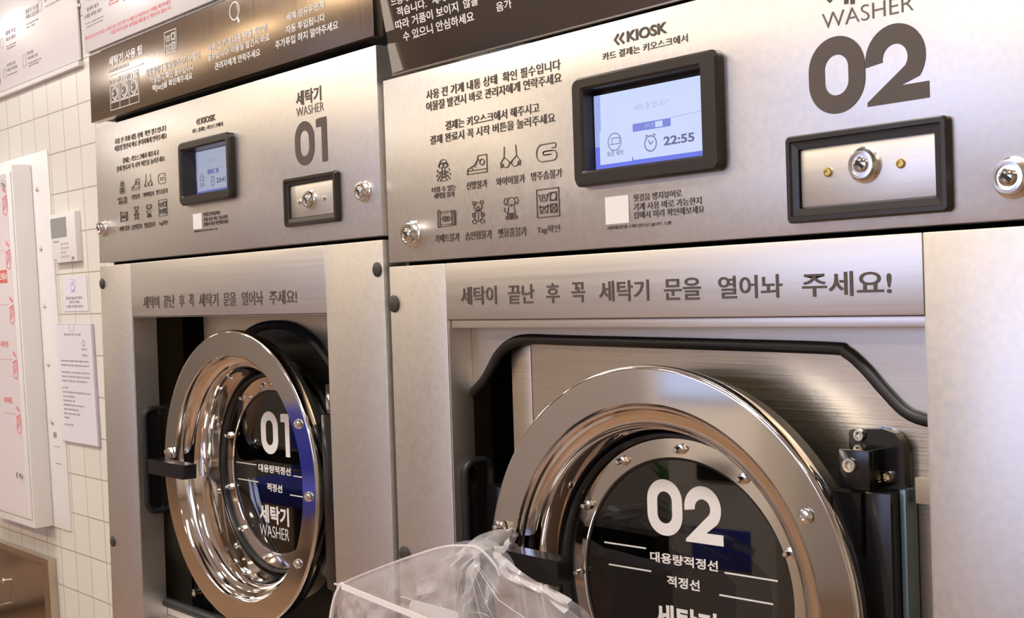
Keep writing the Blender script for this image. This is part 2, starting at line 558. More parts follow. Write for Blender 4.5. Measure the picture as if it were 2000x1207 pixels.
# ------------------------------------------------------------------ pictograms
def pictos(F, wd):
    out = []
    bm = None
    """eight icons; F has its origin at the notice text's left baseline, unit = the 02 washer's print"""
    def I(cx, cy, w, h):
        def f(*pts): return [(cx + (x - 0.5) * w, cy + (y - 0.5) * h) for x, y in pts]
        return f
    # exploding laundry
    bm = BM(); out.append(bm)
    f = I(0.8031, 0.0537, 0.024, 0.0215)
    stroke(bm, F, f(*arc(.5, .72, .30, .12, -20, 200, 12), *arc(.5, .82, .22, .16, 200, -20, 12)[1:]), wd, True)
    stroke(bm, F, f(*circle(.36, .72, .13, .1, 10)), wd, True); stroke(bm, F, f(*circle(.64, .72, .13, .1, 10)), wd, True)
    stroke(bm, F, f((.42, .62), (.40, .40), (.42, .2)), wd); stroke(bm, F, f((.58, .62), (.60, .40), (.58, .2)), wd)
    stroke(bm, F, f(*circle(.5, .42, .2, .05, 12)), wd, True); stroke(bm, F, f(*circle(.5, .28, .26, .06, 12)), wd, True)
    stroke(bm, F, f((.25, .06), (.42, .2), (.58, .2), (.75, .06)), wd, True)
    for x, y, a in ((.08, .12, 1), (.05, .3, 1), (.1, .5, 1), (.92, .12, -1), (.95, .3, -1), (.9, .5, -1), (.2, .4, 1), (.8, .4, -1), (.18, .2, 1), (.82, .2, -1)):
        stroke(bm, F, f((x, y - .04), (x + .05 * a, y + .06)), wd)
    # shoe
    bm = BM(); out.append(bm)
    f = I(0.853, 0.0544, 0.0288, 0.0163)
    stroke(bm, F, f((0.0, .02), (1.0, .02), (1.0, .98), (.58, .98), (.52, .72), (.38, .48), (.05, .3)), wd, True)
    stroke(bm, F, f((0, .2), (1, .2)), wd)
    stroke(bm, F, f(*circle(.76, .6, .11, .17, 14)), wd, True)
    for k in range(4):
        stroke(bm, F, f((.36 + .06 * k, .46 + .12 * k), (.46 + .05 * k, .36 + .12 * k)), wd)
    stroke(bm, F, f((.25, .36), (.3, .2)), wd)
    # bra
    bm = BM(); out.append(bm)
    f = I(0.9, 0.0569, 0.0279, 0.019)
    stroke(bm, F, f((.22, 1.0), (.2, .5)), wd); stroke(bm, F, f((.78, 1.0), (.8, .5)), wd)
    stroke(bm, F, f((.02, .25), (.2, .5), (.42, .3), *arc(.28, .22, .17, .2, 20, -160, 10), (.04, .05)), wd, True)
    stroke(bm, F, f((.98, .25), (.8, .5), (.58, .3), *arc(.72, .22, .17, .2, 160, 340, 10), (.96, .05)), wd, True)
    stroke(bm, F, f((.02, .25), (.14, .2), (.12, .04)), wd); stroke(bm, F, f((.98, .25), (.86, .2), (.88, .04)), wd)
    stroke(bm, F, f((.42, .3), (.5, .18), (.58, .3)), wd)
    # mattress roll
    bm = BM(); out.append(bm)
    f = I(0.9476, 0.0553, 0.0262, 0.0152)
    stroke(bm, F, f((.92, .98), *arc(.28, .5, .27, .48, 90, 270, 14), *arc(.80, .3, .19, .28, -90, 90, 10), *arc(.42, .48, .1, .1, 90, 270, 8), (.72, .38)), wd)
    stroke(bm, F, f((.92, .98), (.97, .9), (.92, .72), (.75, .72)), wd)
    stroke(bm, F, f(*arc(.42, .48, .1, .1, 90, 270, 8), (.72, .38)), wd)
    stroke(bm, F, f((.80, .58), (.42, .58)), wd)
    # carpet
    bm = BM(); out.append(bm)
    f = I(0.8053, 0.009, 0.0272, 0.0166)
    stroke(bm, F, f((.02, .02), (.02, .92), (.08, 1.0), (.14, .92), (.14, .02)), wd, True)
    stroke(bm, F, f((.14, .88), (.98, .88), (.98, .08), (.02, .02)), wd)
    for y in (.15, .78):
        for x in (.22, .38, .54, .70):
            stroke(bm, F, f((x, y), (x + .1, y)), wd)
    for k in range(9):
        stroke(bm, F, f((.82, .1 + k * .09), (1.03, .1 + k * .09)), wd * 1.1)
    stroke(bm, F, f((.8, .08), (.8, .88)), wd)
    for cx in (.34, .48, .62):
        stroke(bm, F, f((cx - .1, .47), (cx, .62), (cx + .1, .47), (cx, .32)), wd, True)
    # teddy
    bm = BM(); out.append(bm)
    f = I(0.8527, 0.0113, 0.0191, 0.0203)
    stroke(bm, F, f(*circle(.5, .74, .3, .2, 16)), wd, True)
    stroke(bm, F, f(*circle(.2, .92, .11, .08, 10)), wd, True); stroke(bm, F, f(*circle(.8, .92, .11, .08, 10)), wd, True)
    stroke(bm, F, f(*circle(.5, .66, .12, .07, 10)), wd, True)
    stroke(bm, F, f((.4, .79), (.43, .79)), wd * 1.5); stroke(bm, F, f((.57, .79), (.6, .79)), wd * 1.5)
    stroke(bm, F, f(*circle(.5, .33, .3, .24, 16)), wd, True)
    stroke(bm, F, f(*circle(.17, .38, .12, .1, 10)), wd, True); stroke(bm, F, f(*circle(.83, .38, .12, .1, 10)), wd, True)
    stroke(bm, F, f(*circle(.2, .09, .16, .09, 12)), wd, True); stroke(bm, F, f(*circle(.8, .09, .16, .09, 12)), wd, True)
    stroke(bm, F, f((.5, .5), (.5, .15)), wd)
    # dog
    bm = BM(); out.append(bm)
    f = I(0.8991, 0.0115, 0.0202, 0.0205)
    stroke(bm, F, f(*arc(.5, .76, .26, .2, -60, 240, 18)), wd)
    stroke(bm, F, f((.3, .92), (.1, .95), (.02, .78), (.1, .66), (.25, .74)), wd); stroke(bm, F, f((.7, .92), (.9, .95), (.98, .78), (.9, .66), (.75, .74)), wd)
    stroke(bm, F, f((.44, .66), (.56, .66), (.5, .58)), wd, True)
    stroke(bm, F, f((.4, .78), (.42, .78)), wd * 1.6); stroke(bm, F, f((.58, .78), (.6, .78)), wd * 1.6)
    stroke(bm, F, f((.32, .55), (.25, .3), (.22, .03), (.78, .03), (.75, .3), (.68, .55)), wd)
    for x in (.36, .46, .54, .64):
        stroke(bm, F, f((x, .03), (x, .3)), wd)
    stroke(bm, F, f((.24, .2), (.12, .12), (.16, .03)), wd); stroke(bm, F, f((.2, .3), (.02, .42), (.08, .55)), wd); stroke(bm, F, f((.76, .2), (.88, .12), (.84, .03)), wd)
    # care tag
    bm = BM(); out.append(bm)
    tagicon(bm, F, 0.9333, 0.9613, 0.0007, 0.0245, wd)
    return out

def tagicon(bm, F, x0, x1, y0, y1, wd):
    w, h = x1 - x0, y1 - y0
    def f(*pts): return [(x0 + x * w, y0 + y * h) for x, y in pts]
    stroke(bm, F, f((0, 0), (1, 0), (1, 1), (0, 1)), wd * 1.15, True)
    stroke(bm, F, f((.1, .84), (.17, .58), (.45, .58), (.52, .84)), wd); stroke(bm, F, f((.1, .8), (.2, .77), (.31, .81), (.42, .77), (.52, .8)), wd)
    stroke(bm, F, f((.24, .62), (.26, .73), (.36, .73), (.38, .62)), wd)
    stroke(bm, F, f((.6, .86), (.9, .86), (.9, .56), (.6, .56)), wd, True); stroke(bm, F, f(*circle(.75, .71, .13, .135, 16)), wd, True)
    stroke(bm, F, f((.1, .42), (.17, .16), (.45, .16), (.52, .42)), wd); stroke(bm, F, f((.1, .38), (.2, .35), (.31, .39), (.42, .35), (.52, .38)), wd)
    stroke(bm, F, f((.12, .14), (.5, .44)), wd); stroke(bm, F, f((.12, .44), (.5, .14)), wd)
    stroke(bm, F, f((.6, .44), (.9, .44), (.9, .14), (.6, .14)), wd, True); stroke(bm, F, f(*circle(.75, .29, .13, .135, 16)), wd, True)
    stroke(bm, F, f((.62, .16), (.88, .42)), wd); stroke(bm, F, f((.62, .42), (.88, .16)), wd)

NOTICE = [("사용 전 기계 내통 상태  확인 필수입니다", 0.7804, 0.1227, 0.9683, 0.009), ("이물질 발견시 바로 관리자에게 연락주세요", 0.7798, 0.1118, 0.9689, 0.0088),
          ("결제는 키오스크에서 해주시고", 0.8085, 0.0905, 0.94, 0.0086), ("결제 완료시 꼭 시작 버튼을 눌러주세요", 0.7841, 0.0797, 0.9595, 0.0084)]
LABELS = [("터질 수 있는", 0.7843, 0.0340, 0.8214, 0.0054), ("세탁물 불가", 0.7872, 0.0281, 0.8185, 0.0054), ("신발불가", 0.837, 0.0325, 0.8667, 0.0074),
          ("와이어불가", 0.8796, 0.0325, 0.9183, 0.0074), ("명주솜불가", 0.9268, 0.0328, 0.9661, 0.0075), ("카페트불가", 0.7867, -0.0134, 0.8239, 0.0078),
          ("솜인형불가", 0.8328, -0.0135, 0.8708, 0.0079), ("펫용품불가", 0.8798, -0.0137, 0.9183, 0.0081), ("Tag확인", 0.932, -0.0140, 0.9611, 0.0075)]

def dimmer(m):
    k = m.copy(); k.name = m.name + '_dim'
    b = k.node_tree.nodes['Principled BSDF']
    e = b.inputs['Emission Color'].default_value
    g = (e[0] + e[1] + e[2]) / 3
    b.inputs['Emission Color'].default_value = (e[0] * .6 + g * .4, e[1] * .6 + g * .4, e[2] * .8 + g * .2, 1)
    b.inputs['Emission Strength'].default_value *= .55
    return k

def pin_lock(parent, F, r, depth=0.007, name='lock'):
    b = BM()
    lathe(b, F, [(r * 1.18, 0.0), (r * 1.18, 0.0015), (r * 1.05, 0.0022), (r * 1.0, depth * 0.8), (r * 0.9, depth), (r * 0.72, depth * 1.02), (r * 0.70, depth * 0.86), (0.0005, depth * 0.86)], 40, False, True)
    L = obj(name, b, BOLT, parent, True)
    b = BM(); lathe(b, F, [(r * 0.5, depth * 0.86), (r * 0.5, depth * 1.05), (r * 0.42, depth * 1.12), (0.0003, depth * 1.12)], 28, False, True)
    obj('key_plug', b, CHROME, L, True)
    b = BM(); box(b, F.spun(0.9), -r * 0.12, r * 0.12, -r * 0.34, r * 0.34, depth * 1.10, depth * 1.15)
    obj('key_slot', b, DARK, L)
    return L

def screw(bm, F, r, h, seg=20):
    lathe(bm, F, [(r, 0), (r, h * 0.5), (r * 0.8, h * 0.95), (r * 0.5, h), (r * 0.45, h * 0.6), (r * 0.05, h * 0.6)], seg, False, True)

def hexbolt(parent, F, r, h, name='bolt', mat=None):
    b = BM()
    lathe(b, F, [(r, 0), (r, h * 0.75), (r * 0.92, h), (r * 0.56, h)], 28)
    lathe(b, F, [(r * 0.56, h), (r * 0.52, h * 0.35), (0.0002, h * 0.35)], 6, False, True)
    return obj(name, b, mat or BOLT, parent, True)

# ------------------------------------------------------------------ washing machines
def washer(c):
    root = thing('washing_machine', c['label'], 'washing machine', W3((c['u0'] + c['u1']) / 2, FLOOR_V, -0.06))
    u0, u1, pb, pt, jv, e, f, g, ob, rd = (c[k] for k in ('u0', 'u1', 'pb', 'pt', 'jv', 'e', 'f', 'g', 'ob', 'rd'))
    BT = FLOOR_V + 0.06
    # body
    b = BM()
    box(b, FRONT, u0 + .001, u0 + .006, BT, pt - .006, -.125, -.0205); box(b, FRONT, u1 - .006, u1 - .001, BT, pt - .006, -.125, -.0205)
    box(b, FRONT, u0 + .006, u1 - .006, pt - .012, pt - .006, -.125, -.026)
    box(b, FRONT, u0 + .006, u1 - .006, BT, BT + .006, -.125, -.0205)
    obj('cabinet_body', b, SIDE, root)
    b = BM()
    box(b, FRONT, u0 + .0065, u1 - .0065, BT + .0065, pt - .0125, -.125, -.120)
    box(b, FRONT, u0 + .0065, u1 - .0065, pb - .012, pb - .004, -.12, -.03)
    obj('dark_liner', b, DARK, root)  # black liner, the cavity's darkness put into its colour
    b = BM(); box(b, FRONT, u0 + .01, u1 - .01, FLOOR_V, BT, -.12, -.03); obj('plinth', b, BLACK, root)
    # control panel
    b = BM()
    X0, X1, Y0, Y1 = c['scr']
    def rc(a0, a1, b0, b1): return [(a0, b0), (a1, b0), (a1, b1), (a0, b1)]
    t = .0012
    ringframe(b, FRONT, [(rc(X0 + .004, X1 - .004, Y0 + .004, Y1 - .004), -.0195), (rc(u0, u1, pb, pt), -.0195), (rc(u0, u1, pb, pt), -t), (rc(u0 + t * .3, u1 - t * .3, pb + t * .3, pt - t * .3), -t * .3),
                         (rc(u0 + t, u1 - t, pb + t, pt - t), 0), (rc(X0 + .004, X1 - .004, Y0 + .004, Y1 - .004), 0), (rc(X0 + .004, X1 - .004, Y0 + .004, Y1 - .004), -.0195)])
    panel = obj('control_panel', b, STEEL, root, True)
    # fascia
    for x0, x1 in ((u0, e - .0006), (f + .0006, u1)):
        b = BM(); box(b, FRONT, x0, x1, BT, jv, -.020, 0, .0012); obj('side_panel', b, STEEL, root, True)
    b = BM(); box(b, FRONT, e, f, g, jv, -.020, 0, .0012)
    box(b, FRONT, e + .001, f - .001, g - c['lip'], g - .0005, -.020, -.004, .0008)
    lint = obj('lintel_panel', b, STEEL2, root, True)
    b = BM(); box(b, FRONT, e, f, BT, ob, -.020, 0, .0012); obj('lower_panel', b, STEEL2, root, True)
    # reveals of the door opening
    b = BM()
    box(b, FRONT, e - .003, e - .0004, ob, g, -rd, -.0203); box(b, FRONT, f + .0004, f + .003, ob, g, -rd, -.0203)
    box(b, FRONT, e - .0005, e + .0006, ob, g - .0005, -rd, -.0015); box(b, FRONT, f - .0006, f + .0005, ob, g - .0005, -rd, -.0015)
    box(b, FRONT, e, f, ob - .003, ob, -rd, -.0203)
    obj('opening_reveal', b, STEEL2, root, True)
    # plugs on the fascia
    for (x, y) in c['plugs']:
        b = BM(); lathe(b, FRONT.moved(x, y), [(c['plug_r'], 0), (c['plug_r'], .001), (c['plug_r'] * .8, .0022), (.0003, .0026)], 24, False, True)
        obj('rubber_plug', b, PLUG, root, True)
    c['inner'](root, c)
    # ---- print on the panel
    k, nx, ny = c['nk'], c['nx'], c['ny']
    NF = FRONT.moved(nx, ny)
    tr = lambda L, bo: [(t, (x0 - .7798) * k, (y - .1118) * c['nkv'], (x1 - .7798) * k, h * c['nkv'], bo) for t, x0, y, x1, h in L]
    lines('notice_lettering', NF, tr(NOTICE, c['bold']), INK, panel)
    lines('pictogram_caption', NF, tr(LABELS, c['bold'] - .002), INK, panel)
    for bm2 in pictos(FRONT, .00075):
        for v in bm2.verts:
            x, y, z = v.co.x / S, v.co.z / S, -v.co.y / S
            v.co = NF.at((x - .7798) * k, (y - .1118) * c['nkv'], z)
        obj('pictogram', bm2, INK, panel)
    kx, ky, kk = c['kx'], c['ky'], c['kk']
    KF = FRONT.moved(kx, ky)
    b = BM()
    text(b, KF, 'KIOSK', .0579 * kk, .0213 * kk, .1011 * kk, .0088 * kk, .030)
    for dx in (0, .0058):
        stroke(b, KF, [((.0437 + dx + .005) * kk, .0297 * kk), ((.0437 + dx + .0008) * kk, .0255 * kk), ((.0437 + dx + .005) * kk, .0213 * kk)], .0019 * kk)
    obj('kiosk_lettering', b, INK, panel)
    lines('payment_lettering', KF, [('카드 결제는 키오스크에서', .0301 * kk, .011 * kk, .1212 * kk, .0062 * kk, .003)], INK, panel)
    q = c['q']
    QF = FRONT.moved(q[0], q[1])
    b = BM(); box(b, QF, 0, .0263 * kk, 0, .0221 * kk, .0001, .0004); obj('blank_label', b, WHITELABEL, panel)
    lines('viewer_lettering', QF, [('헛걸음 방지뷰어로', .0316 * kk, .0162 * kk, .0822 * kk, .0058 * kk, .003),
        ('기계 사용 바로 가능한지', .0313 * kk, .0090 * kk, .1020 * kk, .0058 * kk, .003), ('집에서 미리 확인해보세요', .0314 * kk, .0024 * kk, .1045 * kk, .0058 * kk, .003),
        ('서강대남문점 스마트폰으로 QR코드 스캔', .0014 * kk, -.0046 * kk, .0704 * kk, .0032 * kk, .0)], INK, panel)
    # number
    b = BM(); c['number'](b); obj('number_lettering', b, INK, panel)
    b = BM(); t, x0, y, x1, h = c['washer_text']; text(b, FRONT, 'WASHER', x0, y, x1, h, -.012); obj('washer_lettering', b, INKSOFT, panel)
    # transparent sticker outlines
    # lintel words
    lines('reminder_lettering', FRONT, [(t, x0, c['wy'], x1, c['wh'], .014) for t, x0, x1 in c['words']], INK, lint)
    # ---- touch screen
    mats = {m: (m if c['n'] == 2 else dimmer(m)) for m in (SCR_BG, SCR_SIDE, SCR_DEEP, SCR_TAB, SCR_PANE, SCR_INK, SCR_FAINT)}
    X0, X1, Y0, Y1 = c['scr']; d = c['scr_in']; z = c['scr_z']
    b = BM()
    i0, i1, j0, j1 = X0 + d[0], X1 - d[1], Y0 + d[2], Y1 - d[3]
    ringframe(b, FRONT, [(rrect(X0, X1, Y0, Y1, .007), .0), (rrect(X0, X1, Y0, Y1, .007), .006), (rrect(X0 + .002, X1 - .002, Y0 + .002, Y1 - .002, .006), .0085),
                         (rrect(i0 - .002, i1 + .002, j0 - .002, j1 + .002, .002), .0085), (rrect(i0, i1, j0, j1, .0008), .0065), (rrect(i0 + .0005, i1 - .0005, j0 + .0005, j1 - .0005, .0008), z - .001)])
    scr = obj('touch_screen', b, BEZEL, root, True)
    a0, a1, c0, c1 = c['lit']
    b = BM(); box(b, FRONT, i0, i1, j0, j1, z - .003, z - .001); obj('screen_mask', b, BLACK, scr)
    w, h = a1 - a0, c1 - c0
    def sx(v): return a0 + v * w
    def sy(v): return c0 + v * h
    def pane(name, x0, x1, y0, y1, lay, mat):
        b = BM(); box(b, FRONT, sx(x0), sx(x1), sy(y0), sy(y1), z + (lay - 1) * .00006, z + lay * .00006); obj(name, b, mats[mat], scr)
    pane('display', 0, 1, 0, 1, 1, SCR_BG)
    pane('display_column', 0, .06, .13, 1, 2, SCR_SIDE)
    pane('display_base', 0, 1, 0, .10, 2, SCR_DEEP)
    pane('display_corner', 0, .045, .1, .30, 3, SCR_DEEP)
    pane('display_tab', .36, .70, .43, .535, 3, SCR_TAB)
    pane('mode_pane', .045, .345, .055, .505, 3, SCR_PANE)
    pane('time_pane', .358, 1.0, .06, .43, 4, SCR_PANE)
    pane('tab_icon', .565, .63, .445, .52, 4, SCR_PANE)
    ZF = FRONT.moved(0, 0, z)
    b = BM()
    za, zb = .0004, .0005
    text(b, ZF, c['time'], sx(.635), sy(.19), sx(.90), .115 * h, .03, za, zb)
    stroke(b, ZF, circle(sx(.52), sy(.245), .052 * w, .10 * h, 22), .0009, True, za, zb)
    stroke(b, ZF, [(sx(.50), sy(.29)), (sx(.52), sy(.235)), (sx(.545), sy(.275))], .0008, False, za, zb)
    stroke(b, ZF, [(sx(.475), sy(.345)), (sx(.495), sy(.362))], .0011, False, za, zb); stroke(b, ZF, [(sx(.565), sy(.345)), (sx(.545), sy(.362))], .0011, False, za, zb)
    stroke(b, ZF, circle(sx(.19), sy(.34), .062 * w, .115 * h, 22), .0007, True, za, zb)
    stroke(b, ZF, [(sx(.145), sy(.31)), (sx(.235), sy(.31)), (sx(.235), sy(.39)), (sx(.165), sy(.39)), (sx(.165), sy(.31))], .0006, False, za, zb)
    text(b, ZF, '표준 세탁', sx(.115), sy(.15), sx(.27), .075 * h, .0, za, zb)
    obj('display_lettering', b, mats[SCR_INK], scr)
    b = BM(); text(b, ZF, '“세탁 중 입니다”', sx(.36), sy(.70), sx(.69), .085 * h, .0, za, zb)
    stroke(b, ZF, [(sx(.70), sy(.535)), (sx(1), sy(.56))], .0006, False, za, zb)
    text(b, ZF, '세탁 중', sx(.47), sy(.455), sx(.555), .055 * h, 0, za, zb)
    obj('faint_lettering', b, mats[SCR_FAINT], scr)
    # ---- coin box
    X0, X1, Y0, Y1 = c['coin']; d = c['coin_in']
    b = BM()
    ringframe(b, FRONT, [(rrect(X0, X1, Y0, Y1, .0035), 0), (rrect(X0, X1, Y0, Y1, .0035), .005), (rrect(X0 + .0012, X1 - .0012, Y0 + .0012, Y1 - .0012, .003), .0066),
                         (rrect(X0 + .004, X1 - .004, Y0 + .004, Y1 - .004, .0015), .0066), (rrect(X0 + .0048, X1 - .0048, Y0 + .0048, Y1 - .0048, .001), .0048),
                         (rrect(X0 + d, X1 - d, Y0 + d, Y1 - d, .0008), .0042), (rrect(X0 + d, X1 - d, Y0 + d, Y1 - d, .0008), .0002)])
    coin = obj('coin_box', b, BEZEL, root, True)
    b = BM(); box(b, FRONT, X0 + d + .0006, X1 - d - .0006, Y0 + d + .0006, Y1 - d - .0006, 0, .0024, .0009); obj('coin_box_plate', b, STEEL2, coin, True)
    pin_lock(coin, FRONT.moved(*c['coin_lock'], .0024), c['lock_r'] * .95, .006, 'coin_lock')
    for (x, y) in c['coin_screws']:
        b = BM(); screw(b, FRONT.moved(x, y, .0024), c['lock_r'] * .3, .0018); obj('coin_screw', b, BRASS if c['n'] == 2 else BOLT, coin, True)
    for (x, y) in c['locks']:
        pin_lock(root, FRONT.moved(x, y), c['lock_r'], .008, 'cam_lock')
    c['door'](root, c)
    return root

# ---- door
def make_door(root, c):
    dc, th, R, prof, gz, gr = c['dc'], c['th'], c['R'], c['prof'], c['gz'], c['gr']
    F = Frame(dc, (math.cos(th), 0, -math.sin(th)), (0, 1, 0), (math.sin(th), 0, math.cos(th)))
    b = BM(); lathe(b, F, [(R * .975, -.015), (R * .994, -.013), (R, -.010), (R, -.0042), (R * .9985, -.0020), (R * .994, -.0006), (R * .987, .0), (R * .980, .0), (R * .90, .0), (prof[0][0] * 1.01, .0)] + prof[:1], 160)
    door = obj('porthole_door', b, CHROME, root, True)
    b = BM(); lathe(b, F, prof, 160); obj('door_bowl', b, CHROME_BOWL, door, True)
    b = BM(); lathe(b, F, [(R * .974, -.0152), (R * .970, -c['rim'] * .95), (R * .90, -c['rim'] * .98), (gr * 1.36, -c['rim'] * .99), (gr * 1.30, gz - .003), (gr * 1.2, gz - .005), (.001, gz - .006)], 96, False, True)
    obj('door_back', b, RUBBER, door, True)  # its closed black cup stands for the dark drum behind the glass
    ro = prof[-1][0]
    b = BM(); lathe(b, F, [(ro - .0004, prof[-1][1] + .0005), (ro - .002, prof[-1][1] + .004), (ro - .0035, prof[-1][1] + .0042), (ro - .0052, prof[-1][1] + .001), (ro - .0052, gz + .0005)], 128)
    obj('door_gasket', b, RUBBER, door, True)
    b = BM(); lathe(b, F, [(ro - .0052, gz + .0012), (ro - .0065, gz + .0026), (gr * 1.01, gz + .0026), (gr, gz + .0012), (gr, gz)], 128)
    obj('glass_ring', b, CHROME, door, True)
    b = BM(); lathe(b, F, [(gr * 1.004, gz - .003), (gr * 1.004, gz), (.0005, gz)], 96, False, True)
    obj('door_glass', b, GLASS_DOOR, door, True)
    b = BM(); lathe(b, F, [(gr * 1.008, gz + .0014), (gr * .985, gz + .0006), (gr * .985, gz + .0002)], 96)
    obj('glass_seal', b, RUBBER, door, True)
    # white print on the glass
    G = F.moved(0, 0, gz)
    b = BM()
    dg = c['dg']
    digit(b, G, '0', *dg[0], t=dg[0][2] * .29)
    digit(b, G, c['ch'], *dg[1], t=dg[0][2] * .29)
    obj('glass_number', b, WHITEINK, door)
    lines('glass_lettering', G, c['gtext'], WHITEINK, door)
    for p, q in c['glines']:
        b = BM(); stroke(b, G, [p, q], .0012); obj('level_line', b, WHITEINK, door)
    # handle
    b = BM()
    hp = c['handle']; z0, z1 = c['hz']
    prism(b, F, hp, z0, z1)
    bmesh.ops.bevel(b, geom=[ed for ed in b.edges if len(ed.link_faces) == 2 and ed.calc_face_angle(0) > .5], offset=.0016 * S, segments=2, affect='EDGES')
    x0, y0, x1, y1 = c['hbase']
    box(b, F, x0, x1, y0, y1, .0002, z0 + .0005, .001)
    obj('door_handle', b, BLACK, door, True)
    b = BM()
    for x, y in c['hbolts']:
        Q = F.moved(x, y, .001)
        lathe(b, Q, [(.0055, 0), (.0055, .003), (.004, .004), (.003, .009), (.0005, .0095)], 6, False, True)
        box(b, F, x - .007, x + .012, y - .006, y - .001, .0005, .004, .0008)
    obj('handle_bolt', b, BOLT, door, True)
    for x, y in c['fbolts']:
        b = BM(); lathe(b, F.moved(x, y, .0006), [(.0056, 0), (.0054, .0015), (.0043, .003), (.0024, .0035), (.002, .0024), (.0003, .0024)], 28, False, True)
        obj('flange_bolt', b, BOLT, door, True)
    for x, y in c['rbolts']:
        Q = F.moved(x, y, gz + .0026)
        b = BM(); lathe(b, Q, [(.0042, 0), (.0042, .0028)], 6, False, False)
        lathe(b, Q, [(.0042, .0028), (.0024, .0032), (.0024, .0075), (.0018, .0085), (.0003, .0086)], 16, False, True)
        obj('stud_nut', b, BOLT, door, True)

def inner01(root, c):
    # drum plate, black void, seal, hinge, latch cut-out, cables
    e, f, g, ob = c['e'], c['f'], c['g'], c['ob']
    b = BM(); prism(b, FRONT, [(.16, -.02), (.64, -.02), (.64, -.52), (.16, -.52)], -.0795, -.0755); obj('drum_plate', b, BACKSTEEL, root)
    b = BM(); lathe(b, FRONT.moved(.358, -.283, -.0755), [(.196, .0), (.196, .008), (.192, .0105), (.188, .008), (.185, .004), (.15, .003)], 128)
    obj('door_seal', b, RUBBER, root, True)
    b = BM(); tube(b, smooth_path([FRONT.at(.15 + .004 * i, -.04 - .02 * i, -.09 + .004 * math.sin(i * 1.3)) for i in range(9)], 5), .004 * S)
    tube(b, smooth_path([FRONT.at(.19 - .010 * i + .0006 * i * i, -.06 - .016 * i, -.105) for i in range(11)], 5), .006 * S)
    obj('hose', b, RUBBER, root, True)
    b = BM()
    for k in range(4):
        tube(b, smooth_path([FRONT.at(.150 + .006 * k, -.075, -.09), FRONT.at(.153 + .005 * k, -.088 - .004 * (k % 2), -.086), FRONT.at(.160 + .006 * k, -.093 + .003 * k, -.09), FRONT.at(.156 + .006 * k, -.1, -.095)], 5), .0011 * S, 8)
    obj('wire_bundle', b, PLASTIC, root, True)
    # latch cut-out on the left reveal: black pad for the dark hole, rubber edge
    Q = Frame((e, 0, 0), (0, 0, -1), (0, 1, 0), (1, 0, 0))
    b = BM(); prism(b, Q, rrect(.012, .034, -.345, -.205, .012), .0008, .0022); obj('latch_dark_pad', b, BLACK, root)
    b = BM(); tube(b, [Q.at(x, y, .002) for x, y in rrect(.012, .05, -.345, -.205, .012)], .0042 * S, 10, True); obj('latch_edging', b, RUBBER, root, True)
    b = BM(); box(b, FRONT, .105, .165, -.345, -.225, -.085, -.045, .003); obj('latch_block', b, BLACK, root, True)
    # sill with black edging
    b = BM(); box(b, FRONT, e + .001, f - .001, ob + .0005, -.475, -.0385, -.0355); obj('inset_sill', b, STEEL2, root)
    b = BM(); tube(b, [FRONT.at(e + .001, -.473, -.036), FRONT.at(f - .001, -.473, -.036)], .007 * S, 12); obj('sill_edging', b, RUBBER, root, True)
    b = BM(); box(b, FRONT, e + .001, e + .12, -.47, -.10, -.119, -.112); obj('housing_panel', b, BLACK, root)
    b = BM(); screw(b, FRONT.moved(.155, -.455, -.06), .007, .012); obj('tub_screw', b, BOLT, root, True)
    b = BM(); box(b, FRONT, .135, .175, -.470, -.44, -.11, -.06); obj('screw_bracket', b, BLACK, root)
    # hinge
    b = BM()
    box(b, FRONT, .536, .566, -.3855, -.1905, -.052, -.022, .003)
    hg = obj('hinge_post', b, BLACK, root, True)
    for y0, y1 in ((-.1895, -.157), (-.4125, -.3865)):
        b = BM(); box(b, FRONT, .541, .584, y0, y1, -.046, -.026, .002); box(b, FRONT, .566, .590, y0, y1, -.074, -.046, .001)
        obj('hinge_knuckle', b, BLACK, hg, True)
        hexbolt(hg, FRONT.moved(.552, (y0 + y1) / 2 + .002, -.026), .0052, .003, 'hinge_bolt')
    b = BM()
    Qf = Frame(c['dc'])
    prism(b, FRONT, [(.515, -.205), (.5385, -.192), (.5385, -.384), (.515, -.372), (.530, -.33), (.533, -.28), (.530, -.24)], -.045, -.030)
    obj('hinge_arm', b, BLACK, hg)

